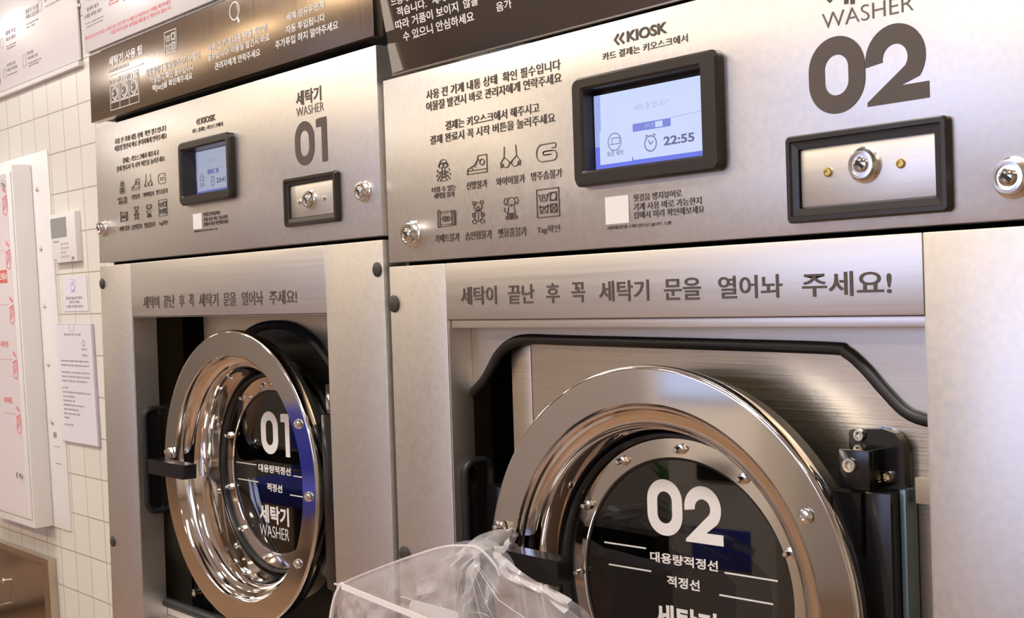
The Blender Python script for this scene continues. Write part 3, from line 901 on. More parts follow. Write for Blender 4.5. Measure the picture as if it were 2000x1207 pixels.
def inner02(root, c):
    e, f, g, ob, rd = c['e'], c['f'], c['g'], c['ob'], c['rd']
    gk = [(.8022, -.156), (.8223, -.1407), (.8422, -.1187), (.8611, -.1081), (.8827, -.1042), (.9304, -.1049), (1.0232, -.1061), (1.105, -.1071), (1.2088, -.1088), (1.2237, -.1115), (1.238, -.122), (1.2538, -.1375), (1.2692, -.1508), (1.2845, -.1559), (1.3005, -.1565)]
    sp = smooth_path([(x, y, 0) for x, y in gk], 6)
    pts = [(e + .0008, g - .0005)] + [(e + .0008, -.1575)] + [(p.x, p.y) for p in sp if p.x > e + .002] + [(f - .0008, g - .0005)]
    b = BM(); prism(b, FRONT, pts, -rd - .003, -rd); obj('inset_plate', b, STEEL2, root)
    b = BM(); tube(b, [FRONT.at(p.x, p.y - .001, -rd + .0005) for p in sp], .0047 * S, 12); obj('edging_strip', b, RUBBER, root, True)
    b = BM(); prism(b, FRONT, [(.8500, -.06), (1.34, -.06), (1.34, -.56), (.8500, -.56)], -.042, -.037); obj('drum_plate', b, BACKSTEEL, root)
    b = BM(); box(b, FRONT, .8500, .8770, -.56, -.10, -.0369, -.0358, .0005); obj('plate_flange', b, BACKSTEEL, root, True)
    b = BM(); lathe(b, FRONT.moved(1.068, -.297, -.037), [(.146, 0), (.146, .005), (.143, .007), (.139, .006), (.135, .002), (.12, .002)], 128)
    obj('door_seal', b, RUBBER, root, True)
    b = BM(); box(b, FRONT, e + .001, .8480, -.55, -.10, -.118, -.110); obj('housing_panel', b, BLACK, root)
    b = BM(); tube(b, smooth_path([FRONT.at(.828, -.11, -.08), FRONT.at(.826, -.16, -.085), FRONT.at(.818, -.21, -.085), FRONT.at(.80, -.25, -.08)], 8), .006 * S); obj('hose', b, RUBBER, root, True)
    b = BM()
    for k in range(3):
        tube(b, smooth_path([FRONT.at(.838 + .003 * k, -.112, -.05), FRONT.at(.845 + .003 * k, -.118 - .003 * k, -.047), FRONT.at(.850 + .002 * k, -.113, -.05)], 5), .0012 * S, 8)
    obj('wire_bundle', b, BOLT, root, True)
    # latch cut-out, its dark hole drawn as a black pad
    Q = Frame((e, 0, 0), (0, 0, -1), (0, 1, 0), (1, 0, 0))
    b = BM(); prism(b, Q, rrect(.0135, .027, -.345, -.222, .010), .0008, .002); obj('latch_dark_pad', b, BLACK, root)
    b = BM(); tube(b, [Q.at(x, y, .002) for x, y in rrect(.0135, .045, -.345, -.222, .012)], .0042 * S, 10, True); obj('latch_edging', b, RUBBER, root, True)
    b = BM(); box(b, FRONT, .806, .8275, -.36, -.245, -.085, -.035, .003); obj('latch_block', b, BLACK, root, True)
    b = BM(); box(b, FRONT, e + .001, f - .001, ob + .0005, -.50, -rd - .003, -rd); obj('inset_sill', b, STEEL2, root)
    # hinge
    b = BM(); prism(b, FRONT, [(1.2228, -.2065), (1.2228, -.1690), (1.2245, -.1668), (1.2500, -.1650), (1.2600, -.1675), (1.2665, -.1760), (1.2665, -.2040), (1.2650, -.2060)], -.0352, -.028)
    hg = obj('hinge_plate', b, BLACK, root, True)
    b = BM(); prism(b, FRONT, [(1.2655, -.2045), (1.2655, -.1800), (1.2600, -.1690), (1.2520, -.1650), (1.2440, -.1640), (1.2440, -.2045)], -.0369, -.0353)
    obj('hinge_spacer', b, simple('blue_grey_steel', (.42, .55, .75), .25, 1.0), hg, True)
    b = BM(); box(b, FRONT, 1.2262, 1.2508, -.2056, -.1785, -.014, -.010, .0012); box(b, FRONT, 1.2465, 1.2508, -.2056, -.1785, -.028, -.014, .0008)
    obj('hinge_bracket', b, BLACK, hg, True)
    hexbolt(hg, FRONT.moved(1.2324, -.1703, -.028), .0042, .003); hexbolt(hg, FRONT.moved(1.2552, -.1973, -.028), .0040, .003)
    hexbolt(hg, FRONT.moved(1.2318, -.1805, -.028), .0040, .003)
    hexbolt(hg, FRONT.moved(1.2362, -.1889, -.010), .0052, .003)
    b = BM(); lathe(b, Frame((1.2475, -.2015, -.022), (1, 0, 0), (0, 0, -1), (0, 1, 0)), [(.003, 0), (.004, .001), (.003, .002), (.004, .003), (.003, .004), (.004, .005), (.002, .006)], 16, False, True)
    obj('hinge_spring', b, BRASS, hg, True)
    b = BM(); box(b, FRONT, 1.2450, 1.2655, -.60, -.2065, -.034, -.012, .0015); post = obj('hinge_post', b, BLACK, hg, True)
    b = BM(); box(b, FRONT, 1.2400, 1.2448, -.60, -.2085, -.030, -.018, .0006); box(b, FRONT, 1.2660, 1.2705, -.60, -.2045, -.036, -.022, .0006)
    obj('post_strip', b, simple('teal_grey_strip', (.18, .25, .27), .3, .6), hg, True)
    b = BM(); prism(b, FRONT, [(1.2225, -.2078), (1.2440, -.2080), (1.2440, -.2465), (1.2420, -.2480)], -.022, -.009); obj('hinge_arm', b, BLACK, hg)
    b = BM(); box(b, FRONT, 1.2740, 1.2960, -.214, -.196, -.0365, -.028, .001); obj('stop_block', b, SIDE, root, True)

def number01(b):
    text(b, FRONT, '세탁기', .5446, .1477, .5957, .016, .022)
    digit(b, FRONT, '0', .5395, .0823, .0395, .0478, .0105)
    digit(b, FRONT, '1', .5835, .0828, .0208, .0470)
def number02(b):
    text(b, FRONT, '세탁기', 1.2353, .1218, 1.3050, .0215, .022)
    digit(b, FRONT, '0', 1.2188, .0507, .0450, .0520, .0130)
    digit(b, FRONT, '2', 1.2650, .0520, .0456, .0511, .0130)

GT = [("대용량적정선", -.0325, .0168, .0338, .0083, .02), ("적정선", -.0162, -.0009, .0158, .0086, .02), ("세탁기", -.0300, -.0375, .0310, .0215, .03), ("WASHER", -.0300, -.0560, .0320, .0150, -.012)]
c1 = dict(n=1, label='stainless front-loading washer numbered 01 beside the tiled wall, left of the washer numbered 02',
    u0=-.0015, u1=.6992, pb=-.0012, pt=.189, jv=-.0055, e=.1003, f=.5906, g=-.078, ob=-.490, rd=.035, lip=.0015,
    plugs=[(.0062, -.0305), (.6890, -.0350), (.0105, -.395)], plug_r=.0075, inner=inner01, door=make_door,
    bold=0.0, nk=.849, nkv=.88, nx=.0654, ny=.1494, kx=.2713, ky=.1377, kk=.868, q=(.2915, .0288),
    number=number01, washer_text=("WASHER", .5445, .1363, .6001, .0098),
    words=[('세탁이', .1387, .1863), ('끝난', .1999, .2310), ('후', .2441, .2592), ('꼭', .2719, .2857), ('세탁기', .2989, .3491), ('문을', .3627, .3935), ('열어놔', .4076, .4576), ('주세요!', .4722, .5318)],
    wy=-.0672, wh=.0161, scr=(.2713, .4037, .0592, .1376), scr_in=(.0085, .0085, .0115, .0105), scr_z=-.012, lit=(.2795, .3650, .0735, .1262), time='23:41',
    coin=(.5200, .6267, .0175, .0711), coin_in=.0085, coin_lock=(.5715, .0445), coin_screws=[(.5475, .0442), (.5985, .0442)], lock_r=.0092, locks=[(.0188, .0470), (.6719, .0450)],
    dc=(.3595, -.2751, -.0075), th=.034, R=.1785, rim=.024, gz=-.0590, gr=.1012,
    prof=[(.1493, .0), (.1478, -.0014), (.1462, -.007), (.1445, -.0105), (.1412, -.0118), (.1372, -.0135), (.1345, -.0170), (.1325, -.0195), (.1312, -.024), (.1298, -.027), (.1280, -.040), (.1250, -.0555)],
    ch='1', dg=[(-.0322, .0215, .0397, .0532), (.0142, .0205, .0190, .0530)],
    gtext=[("대용량적정선", -.0412, -.0022, .0330, .0098, .02), ("적정선", -.0228, -.0251, .0125, .0099, .02), ("세탁기", -.0420, -.0655, .0255, .0225, .03), ("WASHER", -.0430, -.0832, .0245, .0145, -.012)],
    glines=[((-.0953, .0054), (-.046, .0054)), ((.0392, -.0016), (.0800, -.0016)), ((-.0926, -.016), (-.0425, -.016)), ((.0300, -.0255), (.0800, -.0255))],
    handle=[(-.164, -.0045), (-.0715, -.0050), (-.0700, .0128), (-.164, .0142)], hz=(.012, .030), hbase=(-.163, -.0030, -.1500, .0130),
    hbolts=[(-.1565, .0215)], fbolts=[(.1454, .073), (.1611, -.0074), (.1343, -.0861)],
    rbolts=[(-.0122, .1080), (-.0640, .0900), (-.1050, .0400), (-.1065, -.027), (-.0780, -.0780), (-.0200, -.1070)])
c2 = dict(n=2, label='stainless front-loading washer numbered 02 with its porthole door ajar, right of the washer numbered 01',
    u0=.7093, u1=1.394, pb=-.0292, pt=.1515, jv=-.0331, e=.8010, f=1.3020, g=-.0862, ob=-.52, rd=.028, lip=.008,
    plugs=[(.7160, -.0698), (.7200, -.318)], plug_r=.0085, inner=inner02, door=make_door,
    bold=.004, nk=1.0, nkv=1.0, nx=.7798, ny=.1118, kx=.9885, ky=.1107, kk=1.0, q=(1.0164, -.0104),
    number=number02, washer_text=("WASHER", 1.2310, .1092, 1.3010, .0105),
    words=[('세탁이', .8232, .8746), ('끝난', .8909, .9255), ('후', .9414, .9578), ('꼭', .9730, .9890), ('세탁기', 1.0058, 1.0615), ('문을', 1.0776, 1.1150), ('열어놔', 1.1321, 1.1907), ('주세요!', 1.2078, 1.2790)],
    wy=-.0728, wh=.0168, scr=(.9880, 1.1438, .0216, .1107), scr_in=(.0130, .0175, .0125, .0105), scr_z=-.004, lit=(1.0028, 1.1222, .0355, .0956), time='22:55',
    coin=(1.2008, 1.3253, -.0214, .0390), coin_in=.0097, coin_lock=(1.2632, .0138), coin_screws=[(1.2338, .0117), (1.2900, .0121)], lock_r=.0108, locks=[(.7513, -.0030), (1.3650, -.0038)],
    dc=(1.0786, -.2989, .0261), th=.077, R=.1772, rim=.033, gz=-.0403, gr=.1017,
    prof=[(.1484, .0), (.1470, -.0014), (.1458, -.0028), (.1440, -.0032), (.1425, -.0052), (.1400, -.0056), (.1335, -.0066), (.1316, -.0082), (.1303, -.0100), (.1290, -.0104), (.1276, -.0130), (.1240, -.0345)],
    ch='2', dg=[(-.0338, .0392, .0351, .0448), (.0040, .0370, .0358, .0446)],
    gtext=GT, glines=[((-.0809, .0266), (-.0365, .0266)), ((.0398, .0171), (.0874, .0171)), ((-.0768, .0087), (-.0319, .0087)), ((.0343, -.0007), (.0829, -.0007))],
    handle=[(-.160, .0190), (-.128, .0080), (-.0725, .0035), (-.0695, .0055), (-.0690, .0240), (-.160, .0268)], hz=(.012, .030), hbase=(-.160, .0085, -.1490, .0255),
    hbolts=[(-.1600, .0375)], fbolts=[(.1387, .0762), (.1600, -.0200)],
    rbolts=[(.0037, .1095), (-.0560, .0960), (-.0950, .0567), (-.1055, -.0005), (.0618, .091), (.1010, .04), (.1080, -.02), (-.09, -.06)])
washer(c1)
washer(c2)

# ------------------------------------------------------------------ guide boards above the washers
def tip_board():
    t = thing('guide_board', 'bronze brushed-metal guide board with white lettering above the washer numbered 01', 'sign', W3(.34, .1965, -.01))
    F = FRONT
    b = BM(); box(b, F, -.0125, .6965, .1985, .293, -.012, .0, .0008)
    obj('board', b, SIGNSTEEL, t, True)
    b = BM(); box(b, F, .0, .655, .2005, .30, -.110, -.0125); obj('dark_backing', b, DARK, t)  # dark backing, its colour blackens the gap behind the board
    b = BM(); box(b, F, .0, .66, .1925, .2000, -.100, -.03); obj('gap_shade', b, BLACK, t)  # black block, the shade of the gap put into colour
    b = BM(); box(b, F, .005, .09, .1905, .1918, -.08, -.02); obj('lit_wall_patch', b, EDGE, t)  # bright plate stands for the lit wall seen through the gap
    for s, x0, y, x1, h, bo in (("세탁기 사용 팁", .0558, .2673, .1633, .0130, .03), ("HOW TO USE WASHER", .0554, .2590, .1193, .0046, .03), ("세탁물마다 물세탁/건조기 사용이", .1701, .2354, .3245, .0101, .015),
                            ("가능한지 확인 필수입니다", .1843, .2243, .3084, .0095, .015), ("택[tag]을 확인해주세요", .1902, .2128, .3034, .0098, .015),
                            ("사용 전 기계 내통 상태 확인이", .3463, .2395, .4875, .0094, .012), ("필수입니다! 이물질 발견시 바로", .3445, .2285, .4934, .0090, .012), ("관리자에게 연락주세요", .3623, .2152, .4710, .0090, .012),
                            ("세제 섬유유연제", .5305, .2430, .6078, .0086, .012), ("자동 투입됩니다", .5286, .2293, .6086, .0088, .012), ("추가투입 하지 말아주세요", .5051, .2167, .6330, .0093, .012)):
        lines('lettering', F, [(s, x0, y, x1, h, bo)], WHITEINK, t)
    b = BM()
    w = .0009
    stroke(b, F, [(.0570, .2551), (.1646, .2551)], .0020)
    obj('heading_rule', b, WHITEINK, t); b = BM()
    x0, x1, y0, y1 = .0570, .1488, .2070, .2494
    stroke(b, F, [(x0, y0), (x1, y0), (x1, y1), (x0, y1)], w, True)
    cw = (x1 - x0) / 3
    for k in range(3):
        a = x0 + k * cw
        if k:
            stroke(b, F, [(a, y0), (a, y1)], w)
        stroke(b, F, [(a, y1 - .0085), (a + cw, y1 - .0085)], w); stroke(b, F, [(a, y0 + .010), (a + cw, y0 + .010)], w)
        stroke(b, F, rrect(a + .004, a + .012, y1 - .0068, y1 - .0018, .001, 3), w, True); stroke(b, F, rrect(a + .019, a + .026, y1 - .0068, y1 - .0025, .001, 3), w, True)
        stroke(b, F, rrect(a + .003, a + cw - .003, y0 + .0115, y1 - .0100, .002, 3), w, True)
        cx, cy = a + cw / 2 + .001, (y0 + .0115 + y1 - .0100) / 2
        stroke(b, F, circle(cx, cy, .0095, .0085), w * 1.8, True); stroke(b, F, arc(cx, cy, .0065, .0058, 120, -120), w * 1.3)
        prism(b, F, [(cx - .0105, cy - .004), (cx - .003, cy - .001), (cx - .0105, cy + .004)], LZ0, LZ1)
    obj('washers_pictogram', b, WHITEINK, t); b = BM()
    tagicon(b, F, .2301, .2629, .2549, .2835, w)
    obj('care_tag_pictogram', b, WHITEINK, t); b = BM()
    stroke(b, F, circle(.4150, .2765, .0112, .0102, 26), .0018, True)
    stroke(b, F, [(.4215, .2680), (.4255, .2610)], .0038)
    stroke(b, F, arc(.4150, .2765, .0078, .0072, 50, -20, 8), .0008)
    obj('magnifier_pictogram', b, WHITEINK, t)

def bubble_board():
    t = thing('guide_board', 'dark grey guide board leaning forward above the washer numbered 02', 'sign', W3(1.06, .1556, -.02))
    F = Frame((.726, .1556, 0.0), (1, 0, 0), (0, 1, KS), (0, -KS, 1))
    b = BM(); box(b, F, 0, .655, 0, .20, -.006, 0, .0007); obj('board', b, SIGNGREY, t, True)
    b = BM(); box(b, F, .0005, .6545, -.0016, -.0001, -.006, .0006); obj('edge_trim', b, EDGE, t)
    b = BM(); box(b, F, .10, .64, .010, .19, -.10, -.0065); obj('dark_backing', b, DARK, t)  # dark backing in place of the shade behind this board
    for (p) in ([(.0002, .075), (.0100, .075), (.0158, .0410), (.0016, .0406)], [(.0012, .0292), (.0130, .0284), (.0205, .0012), (.0026, .0004)], [(-.0002, .165), (.0095, .165), (.0100, .12), (0, .12)]):
        b = BM(); prism(b, F, p, .0001, .0016); obj('edge_tab', b, tab_metal, t)  # pale tab lying on the board's left margin
    for s, x0, y, x1, h, bo in (("드럼세탁기는 물의 양이", .0155, .0627, .1150, .0088, .012), ("적습니다.", .0224, .0515, .0698, .0089, .012), ("세제 양에", .0789, .0520, .1230, .0084, .012),
                            ("따라 거품이 보이지", .0173, .0395, .1153, .0092, .012), ("않을", .1231, .0400, .1441, .0082, .012), ("수 있으니 안심하세요", .0266, .0271, .1355, .0092, .012), ("음가", .1672, .0289, .1880, .0082, .012)):
        lines('lettering', F, [(s, x0, y, x1, h, bo)], WHITEINK, t)
tab_metal = simple('grey_tab', (.50, .47, .43), .35, .6)
tip_board()
bubble_board()

# ------------------------------------------------------------------ things on the tiled wall
def board_left():
    t = thing('notice_board', 'large white glossy board of grey icons, top left corner of the tiled wall', 'notice', WALL.at(-.60, .36))
    b = BM(); box(b, WALL, -1.05, -.3755, .3605, .66, .0025, .0055, .0006); obj('board', b, BOARD, t, True)
    b = BM(); box(b, WALL, -1.05, -.3735, .349, .3575, .0, .010, .001); obj('ledge_trim', b, PAINT, t, True)
    for y in (.452, .60):
        b = BM(); box(b, WALL, -.3754, -.3715, y - .003, y + .003, .001, .006); obj('fixing_clip', b, BOLT, t)
    tx = (("현재 앱을", -.6183, .4062, -.5859, .0061, .01), ("이용하세요 안내", -.6156, .3970, -.5664, .0061, .01), ("전용 앱을 내려받아 주세요", -.6151, .3890, -.5490, .0030, 0), ("편하게 이용하세요", -.6140, .3840, -.5620, .0030, 0),
          ("시작 버튼 눌러", -.7271, .4008, -.6813, .0066, .01), ("세탁을 시작하세요", -.7266, .3919, -.6714, .0062, .01), ("화면의 안내를 따라주세요", -.7282, .3840, -.6730, .0030, 0),
          ("세제 투입", -.7228, .4600, -.6694, .0085, .01), ("자동으로 됩니다", -.7228, .4490, -.6700, .0070, .01), ("따로 넣지 마세요", -.7210, .4380, -.6700, .0032, 0), ("거품이 많아집니다", -.7210, .4330, -.6750, .0032, 0),
          ("결제 후 코스를", -.6140, .4800, -.5478, .0089, .012), ("선택하고 문을 닫아", -.6137, .4700, -.5487, .0086, .012), ("물 온도를 골라주세요", -.6120, .4600, -.5520, .0034, 0), ("확인 버튼", -.6120, .4540, -.5700, .0034, 0),
          ("세탁이 끝나면", -.5180, .4950, -.4600, .0085, .012), ("빨래를 꺼내", -.5180, .4850, -.4600, .0085, .012), ("건조기로 옮겨 주세요", -.5150, .4740, -.4480, .0034, 0), ("순서", -.8000, .395, -.765, .012, .02), ("안내", -.8000, .375, -.765, .012, .02))
    z = (.0055, .0058)
    lines('lettering', WALL, tx, GREYPRINT, t, *z)
    b = BM()
    stroke(b, WALL, rrect(-.6410, -.6250, .3874, .4100, .002, 3), .0007, True, *z); stroke(b, WALL, [(-.638, .3905), (-.628, .3905)], .0006, False, *z)
    obj('pictogram', b, GREYPRINT, t); b = BM()
    stroke(b, WALL, circle(-.7400, .3920, .0080, .0095), .0007, True, *z)
    stroke(b, WALL, [(-.7400, .3925), (-.7400, .3990)], .0006, False, *z)
    obj('pictogram', b, GREYPRINT, t); b = BM()
    stroke(b, WALL, circle(-.7440, .4500, .0080, .0095), .0007, True, *z)
    obj('pictogram', b, GREYPRINT, t); b = BM()
    stroke(b, WALL, circle(-.5400, .4830, .0090, .0110), .0007, True, *z); stroke(b, WALL, [(-.5400, .4830), (-.5360, .4830)], .0006, False, *z)
    obj('pictogram', b, GREYPRINT, t)
board_left()

def board_right():
    t = thing('notice_board', 'white warning board with red lettering above the bronze guide board', 'notice', WALL.at(-.1, .365))
    b = BM(); box(b, WALL, -.3525, .55, .3665, .66, .0025, .0055, .0006); obj('board', b, BOARD, t, True)
    z = (.0055, .0058)
    for s, x0, y, x1, h, bo in (("세탁 및 건조가 안되는 소재가 있는 옷은 반드시 제품 후 이용하시고 라벨을 확인하세요", -.3500, .3870, -.0250, .0064, .012), ("이를 지키지 않아 세탁물을 훼손할 시 책임지지 않습니다.", -.2430, .3785, -.0230, .0064, .012)):
        lines('red_lettering', WALL, [(s, x0, y, x1, h, bo)], PINKRED, t, *z)
    for k, dx in ((0, 0), (1, .19)):
        b = BM()
        P = WALL.moved(-.2260 + dx, .4270)
        stroke(b, P, [(-.018, 0), (.018, 0), (.004, .022), (-.004, .022)], .0022, True, *z)
        prism(b, P, [(-.012, .004), (.012, .004), (.003, .018), (-.003, .018)], *z)
        obj('warning_pictogram', b, PINKRED, t)
    for s, x0, y, x1, h, bo in (("물세탁 불가", -.3340, .4330, -.2855, .0066, .012), ("소재를 세탁한 경우?", -.3456, .4225, -.2748, .0066, .012), ("As for a special garment", -.3431, .4122, -.2671, .0030, 0), ("please check the label", -.3384, .4065, -.2720, .0030, 0),
                            ("색이 빠지는 옷", -.1500, .4330, -.0900, .0066, .012), ("For washable only", -.1880, .4215, -.1500, .0030, 0)):
        lines('lettering', WALL, [(s, x0, y, x1, h, bo)], GREYPRINT, t, *z)
    b = BM(); text(b, WALL, '주의', -.3300, .4480, -.2950, .010, .02, *z); obj('heading_lettering', b, PINKRED, t)
board_right()

def electric_box():
    t = thing('electrical_cabinet', 'white wall cabinet with pink film and red marks, left of the thermostat', 'cabinet', WALL.at(-.70, -.47))
    b = BM(); box(b, WALL, -.95, -.5585, -.4735, .2265, .0, .003, .001)
    fl = obj('wall_flange', b, WHITEBOX, t, True)
    b = BM(); box(b, WALL, -.93, -.6395, -.4722, .2075, .003, .040, .004); obj('body', b, WHITEBOX, t, True)
    b = BM(); box(b, WALL, -.925, -.6435, -.455, .195, .0402, .0425, .0012); door = obj('door', b, WHITEBOX, t, True)
    b = BM(); box(b, WALL, -.925, -.6640, -.450, .192, .0426, .0429); obj('protective_film', b, FILM, door)
    for (x, y) in ((-.6738, .1750), (-.6790, -.3725)):
        b = BM(); Q = WALL.moved(x, y, .0429); lathe(b, Q, [(.006, 0), (.006, .003), (.0045, .004), (.0003, .004)], 20, False, True); box(b, Q, -.0018, .0018, -.0055, .0055, .004, .010, .0006)
        obj('latch', b, BOLT, door, True)
    for i, y in enumerate((.1493, .0484, -.0553, -.1584, -.2618)):
        b = BM(); Q = WALL.moved(-.6760, y - .014, .0429)
        z = (.0001, .0004)
        prism(b, Q, [(-.010, .028), (.006, .020), (.007, .025), (-.007, .033)], *z)
        prism(b, Q, [(-.013, .012), (.010, .018), (.010, .0135), (-.013, .0075)], *z)
        stroke(b, Q, [(-.013, -.016), (-.011, .004), (.011, .010), (.012, -.006), (.002, -.020)], .0022, True, *z)
        for k in range(3):
            stroke(b, Q, [(-.008 + .0060 * k, -.012 + .003 * k), (-.006 + .0060 * k, .000 + .003 * k)], .0026, False, *z)
        obj('film_mark', b, PINKRED, door)
    b = BM(); box(b, WALL, -.765, -.690, -.0106, .0138, .0430, .0433); obj('red_label', b, RED, door)
    b = BM(); text(b, WALL, '키오스크에서', -.7640, -.0060, -.6920, .0150, .02, .0433, .0436); obj('label_lettering', b, WHITEINK, door)
    b = BM()
    for y, s in ((-.133, '세탁종'), (-.240, '세탁제품')):
        text(b, WALL, s, -.7500, y, -.7060, .012, .02, .0430, .0433)
        obj('film_lettering', b, PINKRED, door); b = BM()
    for y in (.050, -.052, -.156, -.259):
        b = BM(); stroke(b, WALL, [(-.76, y), (-.690, y)], .0008, False, .0430, .0433)
        obj('film_line', b, PINKRED, door)
    for y in (.158, .0484, -.0584, -.1665, -.2749):
        b = BM(); screw(b, WALL.moved(-.6140, y, .003), .0048, .003); obj('flange_screw', b, BOLT, fl, True)
    b = BM(); box(b, WALL, -.6120, -.5985, -.3030, -.2930, .0031, .0040); obj('grey_sticker', b, LCD, fl)
    b = BM(); box(b, WALL, -.6140, -.5870, -.3200, -.3190, .0031, .0036); box(b, WALL, -.6100, -.5840, -.352, -.3505, .0031, .0036); obj('seam_mark', b, GREYPRINT, fl)
electric_box()

def thermostat():
    t = thing('thermostat', 'white wall controller with a grey display above the small notice card', 'thermostat', WALL.at(-.48, .06))
    b = BM(); box(b, WALL, -.5440, -.4300, .0185, .1060, .0, .011, .0015); obj('case', b, PLASTIC, t, True)
    b = BM(); box(b, WALL, -.5405, -.4690, .0635, .0985, .0111, .0117, .0003); obj('display', b, LCD, t)
    b = BM()
    for i in range(3):
        for j in range(4):
            if i == 2 and j == 1:
                continue
            box(b, WALL, -.4990 + i * .013, -.4910 + i * .013, .0270 + j * .0075, .0305 + j * .0075, .0111, .0116)
    obj('buttons', b, simple('beige_buttons', (.55, .50, .40), .5), t)
    b = BM(); box(b, WALL, -.5310, -.5240, .0220, .0250, .0111, .0115); box(b, WALL, -.4520, -.4420, .0215, .0270, .0111, .0115); obj('marking', b, GREYPRINT, t)
    b = BM(); text(b, WALL, '실내온도', -.5330, .0550, -.5050, .0030, 0, .0111, .0114); obj('lettering', b, GREYPRINT, t)
thermostat()

def card():
    t = thing('notice_card', 'small white card with a blue emblem, between the thermostat and the hanging document', 'notice', WALL.at(-.47, -.068))
    b = BM(); box(b, WALL, -.5270, -.4190, -.0693, -.0062, .0003, .0013); obj('card', b, PAPER, t)
    z = (.0013, .0016)
    lines('lettering', WALL, [('휴지통은 없습니다 쓰레기는', -.5165, -.0482, -.4400, .0052, .006), ('가져가 주세요', -.5020, -.0555, -.4540, .0050, .006), ('늘 깨끗 한 매장 만들기', -.5165, -.0632, -.4410, .0050, .006)], GREYPRINT, t, *z)
    b = BM()
    stroke(b, WALL, [(-.489, -.012), (-.470, -.014), (-.484, -.022), (-.468, -.026), (-.485, -.034)], .0013, False, *z)
    stroke(b, WALL, circle(-.4800, -.0250, .010, .008), .0009, True, *z)
    text(b, WALL, 'ENJOY', -.4900, -.0360, -.4680, .0035, .0, *z)
    obj('emblem', b, BLUEPRINT, t)
card()

def document():
    t = thing('document_holder', 'clear holder with a long printed page, lowest on the tiles beside the white cabinet', 'document', WALL.at(-.48, -.306))
    b = BM(); box(b, WALL, -.5650, -.4000, -.3070, -.0920, .0003, .0045, .0006); obj('holder', b, simple('grey_lilac_acrylic', (.52, .50, .60), .2), t, True)
    b = BM(); box(b, WALL, -.5635, -.4040, -.3050, -.0935, .0046, .0050); obj('page', b, PAPER, t)
    b = BM(); stroke(b, WALL, [(-.5000, -.0930)] + arc(-.4890, -.1000, .0110, .0060, 180, 360, 12) + [(-.4780, -.0930)], .0008, False, .0050, .0053); obj('finger_notch', b, GREYPRINT, t)
    b = BM(); z = (.0050, .0053)
    rnd = random.Random(3)
    lines('lettering', WALL, [('개인정보처리 안내문', -.5270, -.1130, -.4480, .0045, .004), ('관리자', -.4500, -.1390, -.4250, .0040, .0), ('확인', -.4480, -.1500, -.4250, .0050, .01)], GREYPRINT, t, *z)
    stroke(b, WALL, circle(-.4400, -.1260, .0060, .0050), .0014, True, *z)
    obj('emblem', b, GREYPRINT, t)
    y = -.160
    body_lines = ['영업장 내에는 범죄 예방을 위하여 카메라를 설치하고', '화재 예방과 시설 안전을 위해 운영하고 있습니다', '', '설치 목적과 장소 그리고 촬영 범위는 다음과 같으며', '이용하시는 분은 안내 사항을 확인하여 주시기 바랍니다', '안내를 따르지 않을 경우 이용이 제한됩니다', '', '관리 책임', '보관 기간은 촬영일로부터 삼십일이며 기간 경과 후', '자동으로 삭제 됩니다', '열람을 원하시는 경우', '관리자에게 문의하여 주시기 바랍니다', '분실물은 책임지지 않습니다', '세탁물은 바로 찾아가 주세요', '감사합니다', '', '이용 시간 안내']
    for s in body_lines:
        if s:
            lines('lettering', WALL, [(s, -.5490, y, -.5490 + min(.128, .0050 * len(s)), .0034, 0)], GREYPRINT, t, *z)
        y -= .0078 if s else .005
document()

def steel_cabinet():
    t = thing('steel_cabinet', 'low stainless-framed cabinet with a mirror-bright door, bottom left corner', 'cabinet', WALL.at(-.9, -.95))
    F = WALL
    X1, Y1, Y0, X0 = -.6480, -.5360, -1.13, -1.35
    b = BM()
    ringframe(b, F, [([(X0, Y0), (X1, Y0), (X1, Y1), (X0, Y1)], 0), ([(X0, Y0), (X1, Y0), (X1, Y1), (X0, Y1)], .016), ([(X0 + .026, Y0 + .026), (X1 - .029, Y0 + .026), (X1 - .029, Y1 - .011), (X0 + .026, Y1 - .011)], .016),
                      ([(X0 + .042, Y0 + .04), (X1 - .048, Y0 + .04), (X1 - .048, Y1 - .024), (X0 + .042, Y1 - .024)], .004)])
    obj('frame', b, brushed('warm_satin_frame', (.62, .53, .43), .3, (20, 20, 20), .1, .02), t)
    b = BM(); box(b, F, X0 + .04, X1 - .046, Y0 + .04, Y1 - .022, .001, .005); door = obj('door', b, wavy_chrome('mirror_steel_door', (.66, .56, .47), .12, .01, 3), t)
    b = BM(); Q = F.moved(-.9405, -.640)
    tube(b, [Q.at(0, .018, .005), Q.at(0, .018, .022), Q.at(0, -.030, .022), Q.at(0, -.030, .005)], .0022 * S, 10)
    lathe(b, Q.moved(0, .018, .005), [(.006, 0), (.006, .002), (.003, .0024)], 16)
    obj('handle', b, BOLT, door, True)
steel_cabinet()

